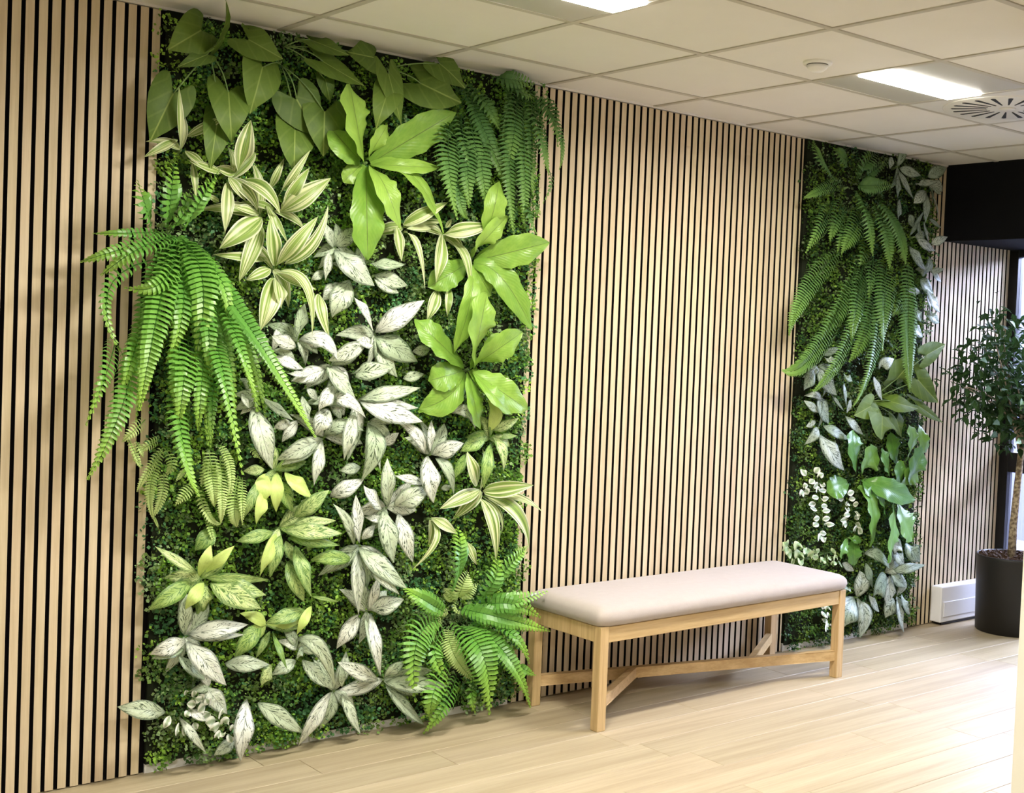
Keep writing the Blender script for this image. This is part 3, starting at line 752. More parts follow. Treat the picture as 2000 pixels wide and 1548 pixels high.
 (-1.507,-.08,1.536,-1.572,-.205,1.378,-1.565,-.154,1.216,.081),
 (-1.454,-.08,1.7,-1.493,-.2,1.539,-1.459,-.15,1.379,.066),
]),
('P', 'pale_fern', 'pale yellow-green fine fern below the big hanging fern', (-1.483, -0.056, 1.169), [
 (-1.687,-.083,1.111,-1.684,-.114,1.091,-1.666,-.103,1.066,.018),
 (-1.584,-.071,1.128,-1.647,-.112,1.057,-1.673,-.095,.992,.035),
 (-1.663,-.066,1.148,-1.669,-.1,1.129,-1.658,-.088,1.104,.018),
 (-1.582,-.068,1.122,-1.634,-.105,1.009,-1.618,-.089,.898,.038),
 (-1.581,-.079,1.045,-1.595,-.105,.97,-1.617,-.093,.903,.038),
 (-1.579,-.068,1.128,-1.567,-.113,1.079,-1.583,-.097,1.041,.035),
 (-1.501,-.062,1.053,-1.516,-.063,1.033,-1.53,-.062,1.014,.017),
 (-1.47,-.062,.997,-1.506,-.079,.968,-1.532,-.072,.935,.043),
 (-1.423,-.074,1.118,-1.429,-.127,1.012,-1.411,-.106,.93,.062),
 (-1.413,-.062,1.085,-1.435,-.079,1.042,-1.445,-.072,.997,.04),
 (-1.377,-.061,1.09,-1.395,-.127,.963,-1.384,-.102,.87,.043),
 (-1.456,-.067,.991,-1.432,-.097,.898,-1.379,-.084,.861,.038),
 (-1.379,-.062,1.132,-1.357,-.112,1.04,-1.365,-.092,.925,.037),
 (-1.313,-.068,1.024,-1.344,-.114,.927,-1.323,-.096,.852,.064),
 (-1.299,-.074,1.017,-1.323,-.133,.944,-1.31,-.111,.86,.031),
 (-1.286,-.076,1.131,-1.28,-.119,1.111,-1.246,-.104,1.084,.019),
 (-1.647,-.074,1.224,-1.699,-.12,1.193,-1.729,-.104,1.157,.04),
 (-1.702,-.08,1.161,-1.691,-.112,1.115,-1.664,-.1,1.063,.024),
 (-1.679,-.084,1.154,-1.676,-.112,1.132,-1.66,-.102,1.106,.024),
 (-1.602,-.078,1.158,-1.645,-.113,1.144,-1.669,-.1,1.125,.035),
 (-1.425,-.08,.879,-1.418,-.099,.836,-1.4,-.091,.789,.019),
 (-1.605,-.063,.9,-1.601,-.075,.881,-1.591,-.07,.86,.009),
]),
('F2', 'hanging_fern', 'dark green fern hanging beside the heart leaves at the top of the large wall', (-0.419, -0.064, 2.525), [
 (-.424,-.08,2.504,-.369,-.145,2.329,-.222,-.11,2.131,.075),
 (-.446,-.08,2.407,-.473,-.155,2.272,-.384,-.116,2.139,.082),
 (-.412,-.08,2.43,-.421,-.156,2.26,-.337,-.117,2.155,.065),
 (-.492,-.08,2.383,-.562,-.179,2.199,-.484,-.133,1.999,.101),
 (-.461,-.08,2.369,-.488,-.143,2.109,-.421,-.108,2.006,.064),
 (-.416,-.08,2.52,-.364,-.143,2.441,-.283,-.109,2.369,.074),
 (-.479,-.08,2.381,-.536,-.137,2.325,-.539,-.113,2.284,.044),
 (-.427,-.08,2.374,-.472,-.171,2.202,-.427,-.128,2.051,.094),
 (-.375,-.08,2.381,-.4,-.163,2.211,-.34,-.122,2.06,.088),
]),
('F2', 'hanging_fern', 'dark green fern at the top right corner spilling over the middle slats', (-0.165, -0.064, 2.591), [
 (-.244,-.08,2.54,-.274,-.154,2.443,-.273,-.117,2.319,.058),
 (-.197,-.08,2.517,-.271,-.17,2.232,-.204,-.127,1.955,.099),
 (-.155,-.08,2.524,-.203,-.177,2.221,-.158,-.132,1.996,.092),
 (-.168,-.08,2.131,-.226,-.142,2.046,-.217,-.113,1.973,.036),
 (-.127,-.08,2.528,-.126,-.176,2.351,-.047,-.131,2.224,.094),
 (-.114,-.08,2.163,-.17,-.175,2.045,-.097,-.133,1.971,.065),
 (-.094,-.08,2.514,-.046,-.139,2.459,.014,-.107,2.346,.085),
 (-.034,-.08,2.55,-.03,-.186,2.363,.004,-.138,2.245,.024),
 (-.008,-.08,2.243,-.029,-.129,2.177,-.045,-.105,2.105,.024),
 (-.056,-.08,2.139,-.096,-.129,2.089,-.082,-.108,2.048,.028),
 (-.304,-.08,2.574,-.252,-.146,2.563,-.128,-.114,2.575,.074),
 (-.258,-.08,2.559,-.224,-.139,2.528,-.127,-.112,2.517,.064),
 (-.176,-.08,2.572,-.26,-.181,2.387,-.257,-.135,2.181,.089),
 (-.119,-.08,2.552,-.15,-.145,2.335,-.106,-.109,2.136,.089),
]),
('F', 'sword_fern', 'bright green fern at the lower right of the large wall reaching the bench', (-0.373, -0.064, 0.453), [
 (-.405,-.08,.545,-.442,-.184,.683,-.429,-.139,.792,.105),
 (-.305,-.08,.475,-.291,-.196,.569,-.235,-.149,.664,.096),
 (-.282,-.08,.473,-.216,-.201,.634,-.094,-.151,.695,.063),
 (-.436,-.08,.448,-.595,-.176,.53,-.662,-.136,.576,.073),
 (-.259,-.08,.47,-.193,-.209,.495,.013,-.156,.501,.071),
 (-.281,-.08,.454,-.215,-.218,.483,-.025,-.163,.4,.075),
 (-.359,-.08,.455,-.224,-.199,.421,.038,-.149,.333,.079),
 (-.242,-.08,.391,-.201,-.229,.356,-.076,-.17,.22,.057),
 (-.315,-.08,.395,-.218,-.223,.267,-.059,-.166,.036,.078),
 (-.084,-.08,.192,-.067,-.132,.179,.006,-.11,.142,.043),
 (-.376,-.08,.389,-.347,-.222,.301,-.26,-.165,.042,.147),
 (-.462,-.08,.425,-.627,-.184,.37,-.593,-.139,.138,.117),
 (-.431,-.08,.391,-.54,-.177,.325,-.454,-.135,.2,.087),
 (-.41,-.08,.262,-.565,-.225,.192,-.542,-.168,.071,.085),
 (-.367,-.08,.192,-.506,-.22,.128,-.563,-.164,.012,.066),
 (-.284,-.08,.18,-.357,-.174,.14,-.312,-.136,.047,.061),
]),
('P', 'fern_sprout', 'dried pale yellow fern sprout in the heart of the lower right fern', (-0.364, -0.056, 0.477), [
 (-.377,-.08,.498,-.38,-.117,.556,-.349,-.103,.603,.09),
 (-.364,-.06,.493,-.405,-.074,.518,-.433,-.069,.538,.044),
 (-.364,-.075,.495,-.342,-.101,.526,-.293,-.091,.547,.056),
 (-.388,-.07,.493,-.413,-.071,.505,-.436,-.069,.516,.036),
 (-.406,-.061,.448,-.439,-.069,.443,-.463,-.066,.434,.028),
 (-.44,-.07,.416,-.501,-.089,.397,-.544,-.081,.371,.043),
 (-.379,-.078,.49,-.4,-.098,.459,-.345,-.09,.429,.016),
 (-.419,-.085,.382,-.418,-.136,.283,-.303,-.115,.165,.069),
]),
('V', 'white_sprig', 'tiny white-edged leaf sprig near the floor at the bottom left', (-1.488, -0.072, 0.284), [
 (-1.435,-.103,.257,-1.459,-.134,.27,-1.468,-.128,.272,.028),
 (-1.425,-.097,.254,-1.445,-.122,.273,-1.451,-.117,.283,.027),
 (-1.452,-.1,.243,-1.476,-.118,.253,-1.492,-.115,.256,.028),
 (-1.417,-.095,.233,-1.434,-.104,.227,-1.447,-.104,.218,.039),
 (-1.403,-.093,.237,-1.419,-.118,.255,-1.423,-.113,.264,.028),
 (-1.391,-.082,.226,-1.391,-.088,.243,-1.389,-.089,.26,.032),
 (-1.394,-.089,.202,-1.408,-.085,.194,-1.426,-.089,.188,.039),
 (-1.367,-.099,.181,-1.368,-.119,.204,-1.359,-.116,.219,.036),
 (-1.375,-.088,.173,-1.405,-.114,.179,-1.421,-.109,.176,.038),
 (-1.357,-.087,.153,-1.392,-.123,.159,-1.407,-.115,.149,.036),
 (-1.349,-.082,.157,-1.346,-.108,.17,-1.33,-.103,.172,.036),
 (-1.32,-.097,.133,-1.323,-.125,.147,-1.311,-.119,.15,.029),
 (-1.36,-.102,.131,-1.388,-.14,.137,-1.395,-.132,.126,.029),
 (-1.36,-.101,.131,-1.364,-.126,.132,-1.355,-.121,.123,.024),
 (-1.326,-.095,.117,-1.333,-.123,.111,-1.325,-.117,.093,.029),
 (-1.301,-.093,.109,-1.296,-.095,.099,-1.292,-.097,.089,.025),
 (-1.537,-.086,.215,-1.56,-.121,.205,-1.567,-.113,.183,.024),
 (-1.507,-.094,.186,-1.528,-.132,.178,-1.529,-.124,.153,.027),
 (-1.484,-.08,.173,-1.488,-.091,.157,-1.486,-.091,.137,.023),
 (-1.483,-.084,.279,-1.486,-.095,.29,-1.485,-.095,.298,.02),
 (-1.461,-.102,.271,-1.471,-.126,.291,-1.47,-.122,.302,.02),
 (-1.473,-.095,.223,-1.494,-.131,.226,-1.497,-.123,.215,.025),
 (-1.45,-.083,.177,-1.449,-.093,.167,-1.443,-.093,.153,.022),
]),
('F2', 'hanging_fern', 'dark green fern cascading from the top of the small far living wall', (1.932, -0.064, 2.38), [
 (1.872,-.08,2.405,1.647,-.152,2.335,1.551,-.119,2.287,.063),
 (1.797,-.08,2.412,1.605,-.155,2.475,1.591,-.121,2.565,.079),
 (1.979,-.08,2.425,1.962,-.161,2.5,2.092,-.125,2.575,.096),
 (1.985,-.08,2.429,1.98,-.102,2.47,2.017,-.09,2.518,.049),
 (1.807,-.08,2.278,1.631,-.168,2.159,1.571,-.126,2.023,.094),
 (1.88,-.08,2.305,1.783,-.128,2.195,1.775,-.102,2.098,.09),
 (1.972,-.08,2.343,1.967,-.179,2.208,2.077,-.133,2.048,.131),
 (1.947,-.08,2.251,1.853,-.122,2.144,1.84,-.098,2.047,.097),
 (1.896,-.08,2.056,1.527,-.182,1.833,1.462,-.135,1.616,.097),
 (2.046,-.08,2.04,1.639,-.177,1.559,1.435,-.132,1.436,.108),
 (2.076,-.08,1.939,1.858,-.162,1.564,1.684,-.122,1.338,.1),
 (2.25,-.08,1.985,2.061,-.185,1.54,1.978,-.138,1.267,.126),
 (2.188,-.08,1.911,2.049,-.155,1.679,1.958,-.117,1.492,.124),
 (2.072,-.08,1.987,1.903,-.188,1.782,1.931,-.14,1.59,.104),
 (2.453,-.08,2.027,2.402,-.143,1.642,2.485,-.108,1.341,.104),
 (2.136,-.08,2.295,2.143,-.169,2.148,2.234,-.126,1.983,.119),
 (2.167,-.08,2.325,2.254,-.151,2.178,2.385,-.114,2.029,.149),
 (1.997,-.08,2.396,2.065,-.141,2.4,2.251,-.113,2.422,.081),
 (2.037,-.08,2.435,2.061,-.139,2.481,2.195,-.113,2.547,.058),
 (2.156,-.08,2.034,2.081,-.129,1.912,2.103,-.102,1.796,.065),
 (2.458,-.08,1.835,2.334,-.131,1.787,2.309,-.11,1.743,.07),
 (2.128,-.08,2.115,2.04,-.115,2.045,2.019,-.097,1.983,.101),
 (1.904,-.08,2.5,1.8,-.121,2.521,1.768,-.103,2.555,.081),
 (2.091,-.08,2.304,1.906,-.15,2.162,1.856,-.114,2.039,.117),
 (2.267,-.08,2.056,2.133,-.182,1.802,2.193,-.136,1.56,.129),
 (2.139,-.08,1.978,1.868,-.147,1.783,1.732,-.111,1.601,.102),
]),
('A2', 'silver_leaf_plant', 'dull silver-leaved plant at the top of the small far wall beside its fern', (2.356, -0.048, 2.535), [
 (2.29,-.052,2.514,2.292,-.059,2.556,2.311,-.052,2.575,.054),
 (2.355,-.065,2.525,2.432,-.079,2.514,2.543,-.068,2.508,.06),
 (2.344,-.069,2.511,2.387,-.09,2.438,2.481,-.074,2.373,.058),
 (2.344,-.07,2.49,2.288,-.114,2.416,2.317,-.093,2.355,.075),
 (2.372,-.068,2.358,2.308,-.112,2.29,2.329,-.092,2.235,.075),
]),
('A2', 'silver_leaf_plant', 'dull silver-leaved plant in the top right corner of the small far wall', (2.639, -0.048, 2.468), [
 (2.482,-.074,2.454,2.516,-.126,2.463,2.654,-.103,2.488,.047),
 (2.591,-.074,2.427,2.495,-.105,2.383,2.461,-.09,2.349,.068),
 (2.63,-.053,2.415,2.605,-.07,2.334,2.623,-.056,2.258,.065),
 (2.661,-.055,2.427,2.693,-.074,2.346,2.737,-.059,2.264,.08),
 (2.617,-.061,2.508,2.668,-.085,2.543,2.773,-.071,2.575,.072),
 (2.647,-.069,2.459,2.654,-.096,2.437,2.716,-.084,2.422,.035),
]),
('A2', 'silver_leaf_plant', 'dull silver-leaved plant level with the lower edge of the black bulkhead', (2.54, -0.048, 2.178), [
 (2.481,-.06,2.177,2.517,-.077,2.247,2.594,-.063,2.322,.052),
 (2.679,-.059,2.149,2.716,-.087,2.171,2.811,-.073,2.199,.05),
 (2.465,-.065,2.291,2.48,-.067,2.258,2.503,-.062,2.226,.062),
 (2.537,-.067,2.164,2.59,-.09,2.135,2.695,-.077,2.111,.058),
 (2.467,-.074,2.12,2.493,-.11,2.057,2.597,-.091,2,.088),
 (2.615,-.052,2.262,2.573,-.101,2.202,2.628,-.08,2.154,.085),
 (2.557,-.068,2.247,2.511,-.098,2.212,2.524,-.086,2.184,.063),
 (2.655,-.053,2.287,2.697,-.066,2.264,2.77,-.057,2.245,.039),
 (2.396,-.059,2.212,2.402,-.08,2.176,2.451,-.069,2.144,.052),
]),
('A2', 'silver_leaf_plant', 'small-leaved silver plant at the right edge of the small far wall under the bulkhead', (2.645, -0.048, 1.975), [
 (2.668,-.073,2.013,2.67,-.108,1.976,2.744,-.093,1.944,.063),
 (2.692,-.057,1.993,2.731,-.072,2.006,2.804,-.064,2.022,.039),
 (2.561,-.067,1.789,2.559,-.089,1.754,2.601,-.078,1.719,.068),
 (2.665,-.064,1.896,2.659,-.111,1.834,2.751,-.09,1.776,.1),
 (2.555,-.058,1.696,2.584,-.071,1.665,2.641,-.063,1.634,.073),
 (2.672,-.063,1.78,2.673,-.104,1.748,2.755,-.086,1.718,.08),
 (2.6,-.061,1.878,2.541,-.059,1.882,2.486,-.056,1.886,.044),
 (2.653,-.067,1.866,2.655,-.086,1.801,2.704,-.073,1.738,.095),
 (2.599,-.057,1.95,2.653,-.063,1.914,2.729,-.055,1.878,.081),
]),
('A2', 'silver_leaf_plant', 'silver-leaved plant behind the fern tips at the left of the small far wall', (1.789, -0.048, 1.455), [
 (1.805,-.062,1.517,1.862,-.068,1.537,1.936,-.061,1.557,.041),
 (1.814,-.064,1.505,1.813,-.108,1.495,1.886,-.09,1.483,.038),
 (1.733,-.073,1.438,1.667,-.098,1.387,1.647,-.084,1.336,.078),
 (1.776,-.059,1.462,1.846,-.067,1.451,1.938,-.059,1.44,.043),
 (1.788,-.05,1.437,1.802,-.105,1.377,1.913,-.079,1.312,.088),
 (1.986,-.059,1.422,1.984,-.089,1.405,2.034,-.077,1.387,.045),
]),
('A2', 'silver_leaf_plant', 'silver-leaved plant just below the lowest fern tips of the small far wall', (1.829, -0.048, 1.298), [
 (1.79,-.056,1.31,1.819,-.072,1.239,1.883,-.058,1.164,.106),
 (1.802,-.06,1.226,1.711,-.084,1.258,1.665,-.071,1.287,.042),
 (1.889,-.051,1.323,1.911,-.083,1.279,1.992,-.066,1.231,.048),
 (2.036,-.074,1.287,2.01,-.082,1.254,2.001,-.075,1.219,.067),
 (1.987,-.062,1.373,1.963,-.093,1.307,1.999,-.076,1.238,.057),
]),
('A2', 'silver_leaf_plant', 'silver-leaved plant with a long white pointed leaf on the small far wall', (1.812, -0.048, 1.145), [
 (1.781,-.057,1.177,1.748,-.054,1.165,1.715,-.052,1.153,.042),
 (1.81,-.067,1.111,1.822,-.141,1.026,1.967,-.106,.926,.106),
 (1.845,-.051,1.157,1.908,-.091,1.123,2.048,-.069,1.082,.067),
 (1.999,-.069,1.206,2.04,-.098,1.159,2.139,-.082,1.106,.064),
 (2.226,-.065,1.413,2.227,-.096,1.348,2.29,-.079,1.281,.058),
 (2.251,-.066,1.458,2.261,-.112,1.485,2.356,-.092,1.511,.069),
]),
('H', 'heart_leaf_plant', 'heart-leaved yellow-green plant in the middle of the small far wall', (2.197, -0.08, 1.275), [
 (2.392,-.091,1.407,2.423,-.114,1.454,2.504,-.1,1.502,.212),
 (2.617,-.109,1.537,2.713,-.102,1.569,2.806,-.097,1.601,.122),
 (2.55,-.112,1.4,2.625,-.127,1.339,2.744,-.113,1.276,.169),
 (2.316,-.113,1.283,2.391,-.147,1.266,2.54,-.128,1.245,.117),
 (2.568,-.115,1.257,2.662,-.128,1.212,2.796,-.115,1.163,.079),
 (2.252,-.112,1.207,2.216,-.141,1.147,2.24,-.125,1.083,.232),
 (2.151,-.11,1.258,2.087,-.107,1.233,2.027,-.102,1.209,.121),
 (2.374,-.114,1.187,2.385,-.125,1.14,2.421,-.116,1.091,.12),
]),
('B2', 'strap_leaf_fern', 'glossy strap-leaf fern at the lower middle of the small far wall', (2.119, -0.048, 0.889), [
 (2.128,-.055,.909,1.997,-.144,1.031,2.018,-.113,1.135,.116),
 (2.166,-.057,.901,2.178,-.099,.965,2.264,-.083,1.021,.148),
 (2.059,-.057,.857,1.928,-.095,.842,1.863,-.081,.82,.104),
 (2.184,-.053,.865,2.291,-.147,.818,2.576,-.113,.747,.11),
 (2.143,-.061,.832,2.183,-.132,.734,2.213,-.105,.511,.13),
 (2.178,-.06,.831,2.274,-.102,.782,2.352,-.085,.647,.117),
 (2.172,-.072,.846,2.154,-.119,.821,2.216,-.103,.785,.065),
]),
('B2', 'strap_leaf_fern', 'strap-leaf fern along the right edge of the small far wall', (2.514, -0.048, 0.939), [
 (2.478,-.05,.947,2.399,-.085,1.034,2.385,-.071,1.113,.092),
 (2.521,-.074,.955,2.479,-.148,1.067,2.47,-.122,1.161,.117),
 (2.591,-.053,.826,2.565,-.118,.929,2.66,-.095,1.018,.137),
 (2.491,-.073,.819,2.451,-.102,.892,2.466,-.091,.958,.117),
 (2.473,-.051,.715,2.331,-.158,.574,2.359,-.12,.416,.174),
 (2.506,-.061,.715,2.515,-.104,.626,2.606,-.087,.522,.155),
 (2.652,-.069,1.142,2.64,-.102,1.072,2.691,-.089,.997,.085),
 (2.395,-.069,.887,2.308,-.108,.965,2.29,-.093,1.034,.109),
 (2.519,-.063,.809,2.549,-.094,.876,2.639,-.082,.937,.144),
]),
('B2', 'leafy_sprout', 'small fresh green sprout hanging below the variegated vine of the far wall', (2.115, -0.048, 0.559), [
 (2.069,-.068,.558,1.972,-.126,.522,1.974,-.106,.467,.054),
 (2.143,-.053,.543,2.12,-.075,.482,2.137,-.066,.412,.088),
 (2.089,-.059,.569,2.101,-.092,.559,2.169,-.081,.539,.036),
]),
('V', 'variegated_vine', 'longest variegated trailing vine with small cream leaves on the far wall', (1.781, -0.072, 0.944), [
 (1.749,-.092,.921,1.757,-.102,.935,1.777,-.102,.948,.036),
 (1.757,-.104,.902,1.758,-.124,.912,1.787,-.121,.919,.032),
 (1.749,-.094,.887,1.725,-.098,.879,1.703,-.1,.87,.034),
 (1.782,-.094,.866,1.757,-.098,.857,1.735,-.1,.848,.035),
 (1.805,-.083,.864,1.796,-.11,.86,1.826,-.105,.852,.028),
 (1.76,-.098,.827,1.756,-.113,.839,1.773,-.111,.848,.037),
 (1.789,-.099,.826,1.823,-.092,.827,1.843,-.097,.83,.029),
 (1.788,-.093,.798,1.748,-.105,.798,1.724,-.104,.796,.029),
 (1.801,-.1,.785,1.806,-.121,.79,1.841,-.118,.792,.028),
 (1.77,-.093,.765,1.749,-.087,.762,1.715,-.092,.761,.029),
 (1.816,-.09,.749,1.849,-.083,.746,1.87,-.088,.746,.027),
 (1.797,-.081,.728,1.758,-.089,.738,1.729,-.09,.747,.027),
 (1.826,-.091,.721,1.85,-.098,.724,1.88,-.099,.726,.029),
 (1.794,-.103,.691,1.74,-.127,.694,1.72,-.123,.691,.029),
 (1.827,-.093,.681,1.846,-.103,.684,1.877,-.103,.686,.029),
 (1.785,-.103,.665,1.731,-.13,.665,1.715,-.125,.659,.032),
 (1.826,-.105,.655,1.824,-.142,.661,1.879,-.134,.656,.027),
 (1.822,-.084,.612,1.841,-.091,.608,1.866,-.092,.603,.027),
 (1.836,-.082,.597,1.783,-.119,.593,1.783,-.111,.578,.041),
 (1.827,-.098,.593,1.825,-.112,.582,1.84,-.111,.567,.036),
 (1.666,-.09,.857,1.665,-.107,.862,1.688,-.105,.864,.029),
 (1.68,-.087,.829,1.623,-.124,.827,1.618,-.116,.816,.036),
 (1.636,-.101,.946,1.636,-.119,.931,1.66,-.117,.913,.034),
 (1.688,-.089,.843,1.703,-.087,.828,1.713,-.091,.815,.036),
]),
('V', 'variegated_vine', 'second variegated trailing vine under the glossy strap-leaf fern of the far wall', (2.032, -0.072, 0.825), [
 (1.995,-.094,.808,1.955,-.11,.809,1.936,-.108,.806,.03),
 (2.021,-.091,.8,2.045,-.093,.806,2.069,-.096,.812,.032),
 (2.002,-.082,.779,1.987,-.077,.776,1.96,-.082,.774,.03),
 (2.044,-.084,.77,2.06,-.092,.774,2.086,-.092,.776,.03),
 (2.009,-.087,.752,1.983,-.125,.755,2.015,-.116,.748,.027),
 (2.058,-.1,.744,2.076,-.105,.747,2.098,-.106,.749,.03),
 (2.011,-.087,.724,1.998,-.114,.725,2.027,-.109,.719,.028),
 (2.045,-.096,.695,1.979,-.127,.7,1.96,-.121,.697,.029),
 (2.077,-.096,.708,2.091,-.106,.698,2.12,-.106,.686,.031),
 (2.037,-.087,.667,2.003,-.09,.666,1.971,-.092,.665,.029),
 (2.085,-.091,.672,2.066,-.125,.681,2.1,-.118,.681,.03),
 (2.041,-.084,.646,1.976,-.119,.648,1.965,-.112,.641,.033),
 (2.111,-.081,.641,2.135,-.08,.629,2.154,-.083,.617,.032),
 (2.107,-.094,.622,2.057,-.122,.619,2.048,-.116,.608,.039),
 (2.135,-.081,.611,2.162,-.074,.594,2.174,-.079,.58,.037),
]),
('V2', 'round_leaf_vine', 'round pale green leaves clustered just above the bench end on the far wall', (1.709, -0.064, 0.516), [
 (1.586,-.082,.562,1.534,-.114,.58,1.526,-.107,.59,.047),
 (1.609,-.071,.545,1.546,-.105,.548,1.531,-.098,.542,.046),
 (1.629,-.073,.524,1.586,-.093,.523,1.57,-.09,.518,.048),
 (1.643,-.085,.544,1.626,-.112,.563,1.646,-.107,.574,.057),
 (1.667,-.076,.501,1.657,-.097,.515,1.675,-.094,.523,.064),
 (1.681,-.073,.486,1.658,-.11,.484,1.689,-.102,.47,.045),
 (1.635,-.087,.492,1.626,-.082,.479,1.607,-.087,.468,.057),
 (1.742,-.072,.508,1.755,-.068,.52,1.76,-.072,.533,.061),
 (1.736,-.086,.497,1.744,-.1,.505,1.771,-.099,.51,.047),
 (1.773,-.088,.515,1.757,-.123,.525,1.792,-.115,.524,.036),
 (1.777,-.086,.494,1.804,-.081,.487,1.819,-.086,.483,.034),
 (1.888,-.073,.469,1.833,-.106,.472,1.826,-.099,.465,.039),
 (1.893,-.076,.483,1.88,-.105,.482,1.908,-.099,.472,.032),
 (1.942,-.07,.499,1.947,-.076,.506,1.958,-.077,.512,.037),
 (1.919,-.083,.447,1.911,-.111,.453,1.944,-.106,.449,.028),
 (1.941,-.082,.466,1.915,-.117,.481,1.943,-.109,.484,.034),
 (1.992,-.075,.447,2.01,-.075,.432,2.023,-.078,.417,.036),
 (1.694,-.094,.542,1.699,-.098,.532,1.708,-.1,.522,.052),
]),
('V', 'variegated_vine', 'short variegated vine visible under the bench seat beside its front leg', (1.917, -0.072, 0.226), [
 (1.905,-.082,.222,1.882,-.084,.225,1.858,-.087,.228,.031),
 (1.907,-.082,.208,1.906,-.091,.217,1.915,-.091,.222,.044),
 (1.881,-.096,.193,1.856,-.108,.191,1.847,-.107,.185,.039),
 (1.906,-.084,.174,1.888,-.108,.184,1.903,-.104,.185,.034),
 (1.887,-.092,.164,1.884,-.091,.154,1.876,-.094,.145,.043),
 (1.911,-.091,.14,1.887,-.116,.138,1.898,-.112,.125,.035),
 (1.893,-.103,.131,1.867,-.122,.121,1.87,-.119,.103,.037),
]),
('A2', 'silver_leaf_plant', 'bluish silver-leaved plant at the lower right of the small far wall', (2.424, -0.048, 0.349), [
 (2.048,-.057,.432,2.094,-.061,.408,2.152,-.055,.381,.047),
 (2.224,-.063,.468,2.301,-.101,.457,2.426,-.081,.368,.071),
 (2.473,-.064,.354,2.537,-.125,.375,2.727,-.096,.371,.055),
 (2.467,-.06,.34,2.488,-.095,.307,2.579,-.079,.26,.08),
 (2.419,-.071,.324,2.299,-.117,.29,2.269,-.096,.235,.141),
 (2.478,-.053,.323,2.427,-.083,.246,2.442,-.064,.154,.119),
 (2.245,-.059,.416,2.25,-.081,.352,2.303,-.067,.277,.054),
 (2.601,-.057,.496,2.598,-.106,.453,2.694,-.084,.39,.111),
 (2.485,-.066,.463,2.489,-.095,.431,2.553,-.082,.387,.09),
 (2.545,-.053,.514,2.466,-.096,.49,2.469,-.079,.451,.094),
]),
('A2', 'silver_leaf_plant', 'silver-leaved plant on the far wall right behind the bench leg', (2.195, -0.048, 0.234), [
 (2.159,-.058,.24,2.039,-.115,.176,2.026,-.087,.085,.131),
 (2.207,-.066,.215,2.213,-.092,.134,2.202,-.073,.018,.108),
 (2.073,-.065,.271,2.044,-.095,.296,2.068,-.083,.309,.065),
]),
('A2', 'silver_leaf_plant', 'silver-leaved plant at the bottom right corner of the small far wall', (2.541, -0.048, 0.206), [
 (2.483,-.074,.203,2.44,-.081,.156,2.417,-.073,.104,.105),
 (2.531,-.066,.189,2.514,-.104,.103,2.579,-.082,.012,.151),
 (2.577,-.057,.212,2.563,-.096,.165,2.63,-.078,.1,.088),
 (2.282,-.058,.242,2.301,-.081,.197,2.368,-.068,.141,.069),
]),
]
# ------------------------------------------------------------------ the room
XL, XR, YF = -5.4, 3.62, -6.4
floor = link('floor', mesh_pd('floor', [(XL, YF, -0.012), (XR + 0.1, YF, -0.012), (XR + 0.1, 0.05, -0.012), (XL, 0.05, -0.012)], [(0, 1, 2, 3)]), plain('floor_screed', (0.40, 0.33, 0.22), 0.7))
tag(floor, 'pale oak plank floor of the lobby', 'floor', kind='structure')
PW, PL = 0.182, 1.22
pm = box_mesh('plank', -PL / 2 + .0008, PL / 2 - .0008, -PW / 2 + .0008, PW / 2 - .0008, -0.012, 0.0, 0.0012, 1)
for j in range(0, 23):
    off = rng.uniform(0, PL)
    y = 0.03 - PW * (j + .5)
    for i in range(-1, 7):
        x = -3.6 + off + i * PL
        if x - PL / 2 > XR or x < -3.4 + .9 * (y + 3.5) - 2.2: continue
        if y < -2.6 and x > 1.2: continue
        if y < -3.2 and x > -0.5: continue
        x0, x1 = x - PL / 2, x + PL / 2
        if x1 > XR - .01:
            link('plank', box_mesh('plank_cut', x0 + .0008 - x, XR - .01 - x, -PW / 2 + .0008, PW / 2 - .0008, -0.012, 0.0, 0.0012, 1), M['plank'], floor, (x, y, 0))
        else:
            link('plank', pm, M['plank'], floor, (x, y, 0))
link('plank_field', box_mesh('plank_field', XL, XR, YF, 0.03 - PW * 23, -0.012, 0.0), M['plank'], floor)

wall = link('wall_back', mesh_pd('wall_back', [(XL, 0.022, 0), (XR, 0.022, 0), (XR, 0.022, 2.75), (XL, 0.022, 2.75)], [(0, 3, 2, 1)]), M['white'])
tag(wall, 'long wall clad in vertical oak slats', 'wall', kind='structure')
for a, b in ((-3.1, -1.585), (-0.05, 1.675), (2.72, 3.56)):
    box('felt_backing', a, b, 0.012, 0.021, 0.002, CEIL - .004, M['felt'], wall)
P_ = 0.04
SW = 0.0285
def slat_mesh(nm, a, c):
    # veneered face on a black core
    me = box_mesh(nm, a, c, 0.0, 0.0125, 0.004, CEIL - 0.006, 0.0008, 1)
    me.materials.append(M['slat']); me.materials.append(M['slat_core'])
    for p in me.polygons:
        if p.normal.y > -0.9 and abs(p.normal.z) < .5: p.material_index = 1
    return me
sm = slat_mesh('slat', -SW / 2, SW / 2)
def slats(i0, i1):
    for i in range(i0, i1):
        link('slat', sm, M['slat'], wall, (P_ * (i + .5), 0, 0))
slats(-77, -40); slats(-1, 41); slats(68, 89)
half = slat_mesh('slat_end', -0.004, 0.008)
link('slat', half, M['slat'], wall, (41 * P_ + .012, 0, 0))
tr = box('trim_1', -1.585, -0.05, 0.002, 0.02, 0.0, 0.04, M['white']); tag(tr, 'white skirting below the large living wall', 'skirting', kind='structure')
tr = box('trim_2', 1.675, 2.72, 0.002, 0.02, 0.0, 0.04, M['white']); tag(tr, 'white skirting below the small far living wall', 'skirting', kind='structure')

